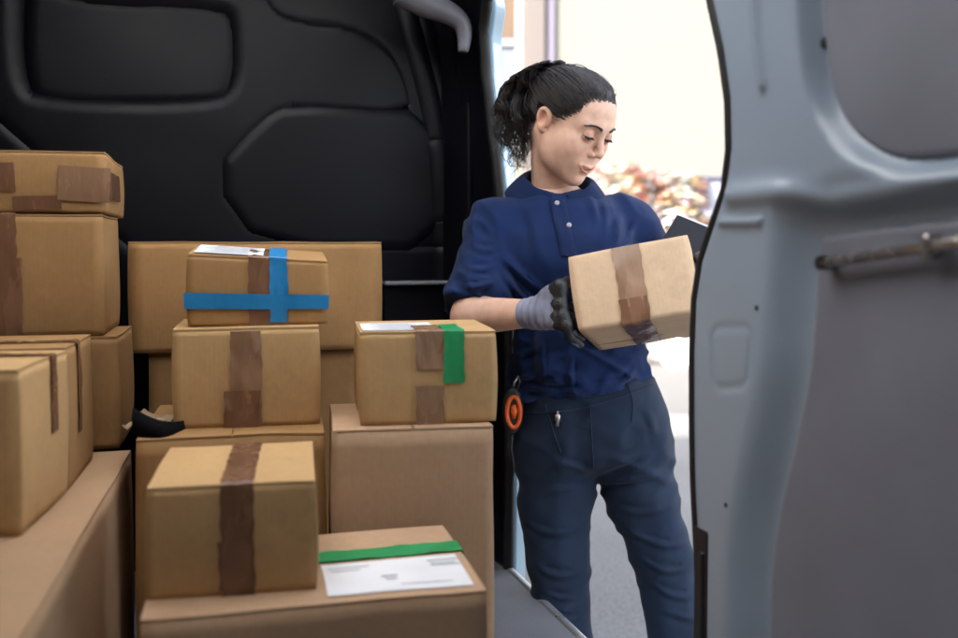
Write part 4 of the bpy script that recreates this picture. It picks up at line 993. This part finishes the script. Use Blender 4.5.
def front(px, py, off=.002):
    """the point of the shirt front seen at a column and row"""
    d_ = 1.80
    for _ in range(6):
        P = vw(px, py, d_); n_ = shirtV[(np.abs(shirtV[:, 0] - P[0]) < .006) & (np.abs(shirtV[:, 2] - P[2]) < .006)]
        if not len(n_): break
        d_ = n_[:, 1].min()
    P = vw(px, py, d_ - off); return P
cloth2 = mat('collar rib', (.0031, .0128, .057), .85, .1, 20, .4, 700, spec=.2, sheen=.05)
# collar: a band round the neck that turns down over the shoulders
nd = HC - NB; nd = nd - .0; ax_ = np.array((0.08, -.38, 1.0)); ax_ /= np.linalg.norm(ax_); e1 = np.array((1, 0, 0)) - ax_ * ax_[0]; e1 /= np.linalg.norm(e1); e2 = np.cross(ax_, e1)
cc = vw(557, 188, 1.850); V = []; F = []; n = 60; rows = [(.058, -.016), (.057, .010), (.059, .019), (.064, .018), (.074, .004), (.089, -.017), (.0885, -.020)]
for i in range(n + 1):
    q = -math.pi / 2 + rad(12) + (2 * math.pi - rad(24)) * i / n; fr_ = max(0, -math.sin(q)) ** 6; bk = max(0, math.sin(q))
    for (rr, hh) in rows:
        dn = -.012 * max(0, -math.sin(q)) ** 2 + .006 * bk
        lap = .018 * fr_ * (1 if rr > .07 else 0)
        rx_ = rr * (1.0 if rr < .07 else 1.04); ry_ = rr * .93
        V.append(cc + e1 * math.cos(q) * rx_ * 1.10 + e2 * math.sin(q) * (ry_ + .006 * fr_) + ax_ * (hh + dn - lap) + .001 * math.sin(i * .9))
m_ = len(rows)
for i in range(n):
    for j in range(m_ - 1): F.append((i * m_ + j, (i + 1) * m_ + j, (i + 1) * m_ + j + 1, i * m_ + j + 1))
col = mesh_obj('collar', loc(np.array(V)), F, cloth2, per, True); so = col.modifiers.new('s', 'SOLIDIFY'); so.thickness = .0025; so.offset = 0
ss = col.modifiers.new('ss', 'SUBSURF'); ss.levels = ss.render_levels = 1
# placket and buttons
V = []; F = []; ys_ = np.linspace(199, 256, 24)
for i, y in enumerate(ys_):
    xc = 557 + (y - 199) * .21
    for j, x in enumerate((-8, -7, -3, 0, 3, 7, 8)): V.append(front(xc + x, y, .0035 if abs(x) < 7.5 else .0005))
for i in range(len(ys_) - 1):
    for j in range(6): F.append((i * 7 + j, i * 7 + j + 1, (i + 1) * 7 + j + 1, (i + 1) * 7 + j))
mesh_obj('placket', loc(np.array(V)), F, cloth2, per, True)
btn = mat('pearl button', (.30, .31, .34), .25)
for (x, y) in ((557, 203), (569, 225)):
    p = front(x, y, .006); b = MB(); b.tube([tuple(p + np.array((0, k, 0)) - PB) for k in (.003, .0, -.0012, -.0012)], [.0048, .005, .004, .001], 16); b.build('button', btn, per, True)

# trousers
den = mat('dark blue work trousers', (.0105, .0205, .0435), .8, .14, 14, .35, 800, spec=.2, sheen=.05)
kneeL, kneeR = vw(562, 632, 1.83), vw(679, 634, 1.80)
ankL, ankR = vw(574, 806, 1.90), vw(693, 806, 1.84)
g = Grid((vw(492, 420, 1.8)[0], 1.66, .05), (vw(722, 420, 1.9)[0], 2.06, vw(560, 376, 1.85)[2] + .01), .0044)
hz_ = [(376, 584, 69, 54), (400, 588, 75, 58), (430, 591, 78, 60), (455, 592, 77, 57), (480, 592, 66, 46), (500, 592, 50, 36)]
pz = np.array([vw(a[1], a[0], 1.865)[2] for a in hz_])[::-1]; px_ = np.array([vw(a[1], a[0], 1.865)[0] for a in hz_])[::-1]; pa = np.array([a[2] * k_ for a in hz_])[::-1]; pb_ = np.array([a[3] * k_ for a in hz_])[::-1]
A_ = iz(pa); B__ = iz(pb_); dx = g.X - iz(px_); dy = g.Y - f32(1.868); kk = np.sqrt((dx / A_) ** 2 + (dy / B__) ** 2)
D = smax((kk - 1) * np.minimum(A_, B__), (vw(0, 462, 1.865)[2] - g.Z).astype(f32), .04)
D = np.maximum(D, (g.Z - vw(0, 378, 1.86)[2]).astype(f32))
def leg(pts):
    d = None
    for (a, ra), (b_, rb) in zip(pts[:-1], pts[1:]):
        q = cap(g, a, b_, ra, rb); d = q if d is None else smin(d, q, .02)
    return d
l1 = leg([(vw(555, 440, 1.865), .077), (vw(556, 500, 1.86), .071), (vw(558, 560, 1.845), .060), (kneeL, .054), (vw(568, 720, 1.88), .052), (ankL, .046)])
l2 = leg([(vw(622, 434, 1.865), .076), (vw(643, 500, 1.85), .067), (vw(662, 556, 1.83), .0585), (kneeR, .055), (vw(687, 720, 1.83), .052), (ankR, .046)])
D = smin(D, smin(l1, l2, .012), .045)
p1 = vn(g, 12, 10, 30, 31, rot('y', rad(-38))); p2 = vn(g, 10, 10, 26, 32, rot('y', rad(25))); p3 = vn(g, 30, 14, 10, 33)
wk = np.exp(-((g.Z - kneeL[2]) / .13) ** 2).astype(f32); wc = np.exp(-((g.Z - vw(0, 470, 1.86)[2]) / .09) ** 2).astype(f32)
D = D - (.0050 * ridge_(p1) * (.45 + .55 * wk + .4 * wc) + .0045 * ridge_(p2) * (.35 + .65 * wc) + .004 * p3).astype(f32)
D = creases(D, g, [([(594, 476), (615, 458), (648, 448)], .008, .007), ([(598, 488), (625, 478), (664, 470)], .008, .007), ([(592, 478), (575, 462), (545, 455)], .007, .007), ([(590, 490), (570, 486), (535, 492)], .006, .008),
    ([(606, 505), (635, 512), (675, 500)], .006, .008), ([(618, 525), (650, 540), (690, 540)], .008, .007), ([(632, 552), (660, 566), (694, 562)], .008, .006), ([(640, 572), (668, 590), (697, 588)], .008, .006), ([(650, 600), (675, 606), (698, 612)], .007, .006),
    ([(522, 520), (545, 532), (585, 528)], .006, .008), ([(530, 560), (555, 574), (586, 568)], .008, .007), ([(535, 585), (560, 596), (584, 592)], .008, .006), ([(538, 604), (562, 618), (586, 612)], .008, .006), ([(640, 400), (650, 420), (655, 440)], .006, .008)], k=.62)
D = np.maximum(D, (ankL[2] - .01 - g.Z).astype(f32))
V, Q = nets(D, g); V = relax(V, Q, 2, .45); tro = qmesh('trousers', loc(V), Q, den, per); shirtV = V
# seams and pocket edges that follow the cloth
den2 = mat('darker seam', (.011, .024, .052), .8, .1, 40, .3, 600)
def seam_line(pts, name, m, parent, r=.0009):
    P = chaikin([np.array(p) for p in pts], 2, False); b = MB(); b.tube([tuple(front(x, y, .0001) - PB) for x, y in P], r, 6); return b.build(name, m, parent, True)
seam_line([(545, 404), (550, 420), (556, 440), (561, 452)], 'pocket_seam', den2, tro)
seam_line([(628, 384), (634, 402), (632, 422)], 'pocket_seam', den2, tro)
seam_line([(590, 404), (592, 440), (594, 470)], 'fly_seam', den2, tro)
seam_line([(522, 412), (540, 413), (570, 411), (600, 404), (630, 394), (655, 384)], 'waistband_edge', den2, tro, .0013)
p = front(558, 411, .004); q = front(557, 426, .005)
b = MB(); b.tube([tuple(p - PB), tuple((p + q) / 2 + np.array((.001, -.002, 0)) - PB), tuple(q - PB)], [.0035, .0026, .0042], 8); b.box(tuple((p + q) / 2 - PB + np.array((0, -.002, .002))), (.010, .003, .012)); b.build('zip_pull', M['metal'], tro, True)
# shoes
shoe = mat('black work shoe', (.012, .012, .014), .5, .1, 20)
for an, yaw_ in ((ankL, .15), (ankR, -.35)):
    g = Grid((an[0] - .14, an[1] - .26, -.01), (an[0] + .14, an[1] + .12, .15), .006); dv = np.array((-math.sin(yaw_), -math.cos(yaw_), 0))
    a0 = np.array((an[0], an[1], .045)); D = smin(cap(g, a0, a0 + dv * .15 + (0, 0, -.012), .043, .038), cap(g, np.array((an[0], an[1], .12)), a0, .048, .045), .03); D = smax(D, (-g.Z + .002).astype(f32), .006)
    V, Q = nets(D, g); qmesh('shoe', loc(V), Q, shoe, per)

# ------------------------------------------------------------------ the carton she holds
s0 = 1.555 / FPX; uu = np.array((116, -28.8, 23.0)) * s0; vv = np.array((9, -23.7, -75.0)) * s0; ww = np.array((38, 125.0, -35)) * s0   # right, forward, up
uu[1] = -28.8 * s0; ul, vl, wl_ = map(np.linalg.norm, (uu, vv, ww)); ex = uu / ul; ez = -vv / vl; ez = ez - ex * (ez @ ex); ez /= np.linalg.norm(ez); ey = np.cross(ez, ex)
ctr = vw(632.5, 283, 1.555); wl_ = .215
bot = ctr + vv / 2 + ey * wl_ / 2
toW = lambda a: f2w(a)
mtH = Matrix((( *[0] * 4,), (*[0] * 4,), (*[0] * 4,), (0, 0, 0, 1)))
for cidx, a in enumerate((toW(ex), toW(ey), toW(ez), toW(bot))):
    for rr in range(3): mtH[rr][cidx] = a[rr]
P_ = Carton('box with a broad brown tape held in the gloved hands of the woman', (ul, wl_, vl), mtH, 'kraft_light', group='cardboard boxes stacked in the van', seed=21, flaps='')
del P_.o['group']
P_.strip('x', -.002, .046, [(-1, .99), (-1, .01)], 'tape_tan', wr=.0006)
P_.strip('x', -.004, .047, [(-1, .30), (-1, -.002), (.75, -.002)], off=.0016, wr=.0018)
P_.patch('bottom', (-.004 - .03, .045), (ul * .6, .0035), 'plug', 'seam', .0004)

# ------------------------------------------------------------------ knitted gloves with a black coated grip
knit = mat('grey knitted glove', (.19, .20, .27), .9, .35, 26, .8, 160, (1, .35, .35), spec=.2); coatm = mat('black glove coating', (.012, .012, .015), .45, .2, 60, .5, 300)
def tov(a): return np.array(a, float)
def boxp(a, b, c_): return bot + ex * a * ul / 2 + ez * b * vl + ey * (c_ - .5) * wl_     # a -1..1 left..right, b 0..1 up, c 0..1 front..back
def glove(wr, sd, arm_from, label):
    """palm on the side wall of the box (sd -1 left, 1 right), four fingers laid along it, the thumb over the edge"""
    n_ = ex * sd; mcp = [boxp(sd, b, .16) + n_ * o for b, o in ((.54, .017), (.39, .019), (.24, .018), (.11, .016))]
    if sd < 0: mcp = [m_ - ey * .030 - n_ * -.004 for m_ in mcp]
    ctr_ = sum(mcp) / 4; allp = mcp + [wr, arm_from]
    fingers = []
    for i, m_ in enumerate(mcp):
        L = (.041, .046, .043, .034)[i]; dr = ey * .90 - ez * (.18 + .05 * i); dr /= np.linalg.norm(dr)
        p1 = m_ + dr * L + n_ * .003; d2 = dr * .93 - n_ * .34; d2 /= np.linalg.norm(d2); p2 = p1 + d2 * L * .62; d3 = dr * .85 - n_ * .22; d3 /= np.linalg.norm(d3)
        for it in range(20):
            p3 = p2 + d3 * L * .5
            if (p3 - boxp(sd, .5, .5)) @ n_ > .0085: break
            d3 = d3 + n_ * .08; d3 /= np.linalg.norm(d3)
        if (p2 - boxp(sd, .5, .5)) @ n_ < .009: p2 = p2 + n_ * (.009 - (p2 - boxp(sd, .5, .5)) @ n_)
        fingers.append((m_, p1, p2, p3)); allp += [p1, p2, p3]
    tb = wr + (mcp[0] - wr) * .45 + ez * .016; t1_ = boxp(sd, .64, .06) + n_ * .020 - ey * (.012 if sd < 0 else 0); t2_ = boxp(sd, .74, .18) + n_ * .013; t3_ = boxp(sd, .80, .30) + n_ * .0105
    allp += [tb, t1_, t2_, t3_]
    g = Grid(np.min(allp, 0) - .03, np.max(allp, 0) + .03, .0019)
    D = None
    for m_ in mcp:
        q = cap(g, wr + (m_ - ctr_) * .35, m_, .0160, .0112); D = q if D is None else smin(D, q, .012)
    ax2 = (wr - arm_from); ax2 /= np.linalg.norm(ax2)
    D = smin(D, cap(g, wr - ax2 * .030, wr + ax2 * .01, .0262, .0250), .016)
    palm = D
    D = D - .0016 * np.sin((((g.X - wr[0]) * ax2[0] + (g.Y - wr[1]) * ax2[1] + (g.Z - wr[2]) * ax2[2]) * 420)).astype(f32) * np.exp(-(np.sqrt((g.X - wr[0]) ** 2 + (g.Y - wr[1]) ** 2 + (g.Z - wr[2]) ** 2) / .06) ** 2).astype(f32)
    for i, (m_, p1, p2, p3) in enumerate(fingers):
        rr = (.0090, .0094, .0090, .0080)[i]
        q = smin(cap(g, m_, p1, rr * 1.12, rr), cap(g, p1, p2, rr * 1.03, rr * .93), .003); q = smin(q, cap(g, p2, p3, rr * .95, rr * .8), .003); D = smin(D, q, .0055)
    q = smin(cap(g, tb, t1_, .0145, .0115), cap(g, t1_, t2_, .0115, .0102), .005); q = smin(q, cap(g, t2_, t3_, .0102, .0085), .004); D = smin(D, q, .009)
    D = D - .0006 * vn(g, 70, 70, 70, 41)
    pl = ((g.X - wr[0]) * ax2[0] + (g.Y - wr[1]) * ax2[1] + (g.Z - wr[2]) * ax2[2]).astype(f32); D = smax(D, -pl - .034, .003)
    V, Q = nets(D, g); V = relax(V, Q, 1, .4)
    o = mesh_obj('glove', loc(V), Q, knit, per, True); o.data.materials.append(coatm)
    cen = V[Q].mean(1); al = (cen - ctr_) @ ((ctr_ - wr) / np.linalg.norm(ctr_ - wr)); 
    dip = .004 * np.sin(cen[:, 2] * 300)
    thumb = np.minimum(np.linalg.norm(cen - t1_, axis=1), np.minimum(np.linalg.norm(cen - t2_, axis=1), np.linalg.norm(cen - t3_, axis=1))) < .021
    inner = (cen - boxp(sd, .5, .5)) @ n_ < .012
    o.data.polygons.foreach_set('material_index', ((al > -.014 + dip) | thumb | inner).astype(np.int32))
    return o
glove(WRR, -1, ELR, ''); glove(WRL, 1, ELL, '')

# dark tablet case behind the box, held under the far arm
tl, tr = vw(677, 215, 1.82), vw(746, 243, 1.775); bl = vw(661, 251, 1.765)
ax1 = tr - tl; w1 = np.linalg.norm(ax1); ax1 /= w1; ax3 = bl - tl; ax3 -= ax1 * (ax3 @ ax1); ax3 /= np.linalg.norm(ax3); axn = np.cross(ax1, ax3)
if axn[1] > 0: axn = -axn
TM = Matrix([[*(f2w(ax1)[r_], f2w(ax3)[r_], f2w(axn)[r_]), 0][:3] + [f2w(tl)[r_]] for r_ in range(3)] + [[0, 0, 0, 1]])
tab = empty('tablet', 'dark tablet in a folder case sticking up behind the held box', 'tablet'); tab.matrix_world = TM
hh_ = .085
b = MB(); b.box((w1 / 2, hh_, .0), (w1, 2 * hh_, .005)); b.build('case', mat('charcoal tablet case', (.012, .0125, .018), .6, .1, 30, .2, 300, spec=.2), tab, bevel=.002)
b = MB(); b.box((w1 / 2, hh_ - .006, -.0085), (w1 - .008, 2 * hh_ + .006, .010)); b.build('screen_body', mat('pale tablet edge', (.55, .56, .58), .35), tab, bevel=.002)
b = MB(); b.box((w1 / 2, hh_, -.0175), (w1, 2 * hh_, .004)); b.build('back_cover', mat('black tablet cover', (.012, .012, .015), .5), tab, bevel=.0015)

# orange reel on a clip at her hip
hp = vw(513, 410, 1.80); rl_ = empty('key_reel', 'round orange and black tool reel hanging at the hip of the woman', 'key reel', f2w(hp), rad(-YAW))
orange = mat('orange plastic', (.62, .10, .015), .4, .05, 30); blk = mat('black plastic', (.008, .008, .009), .4)
b = MB(); b.tube([(0, .012, 0), (0, .010, 0), (0, -.008, 0), (0, -.012, 0)], [.030, .034, .034, .028], 28)
for v_ in range(len(b.v)): x, y, z = b.v[v_]; b.v[v_] = (x * .62, y, z * 1.3)
b.build('case', blk, rl_, bevel=.001)
b = MB(); b.tube([(.018 * math.cos(q) * .72 + .001, -.0125, .018 * math.sin(q) * 1.65 - .002) for q in np.linspace(0, 6.2832, 28)], .0044, 8, False); b.build('ring', orange, rl_, True)
b = MB(); b.tube([(.001, -.012, .012), (.002, -.0145, 0), (.001, -.012, -.014)], [.004, .007, .004], 10); b.build('button', orange, rl_, True)
b = MB(); b.tube([(0, 0, .040), (.002, -.006, .055), (.010, -.004, .066), (.014, .004, .055), (.008, .006, .040)], .0026, 8); b.build('clip', M['metal'], rl_, True)
b = MB(); b.tube([(0, 0, -.042), (-.004, 0, -.075), (.002, 0, -.11), (-.003, .002, -.145)], .0028, 8); b.build('lanyard', blk, rl_, True)
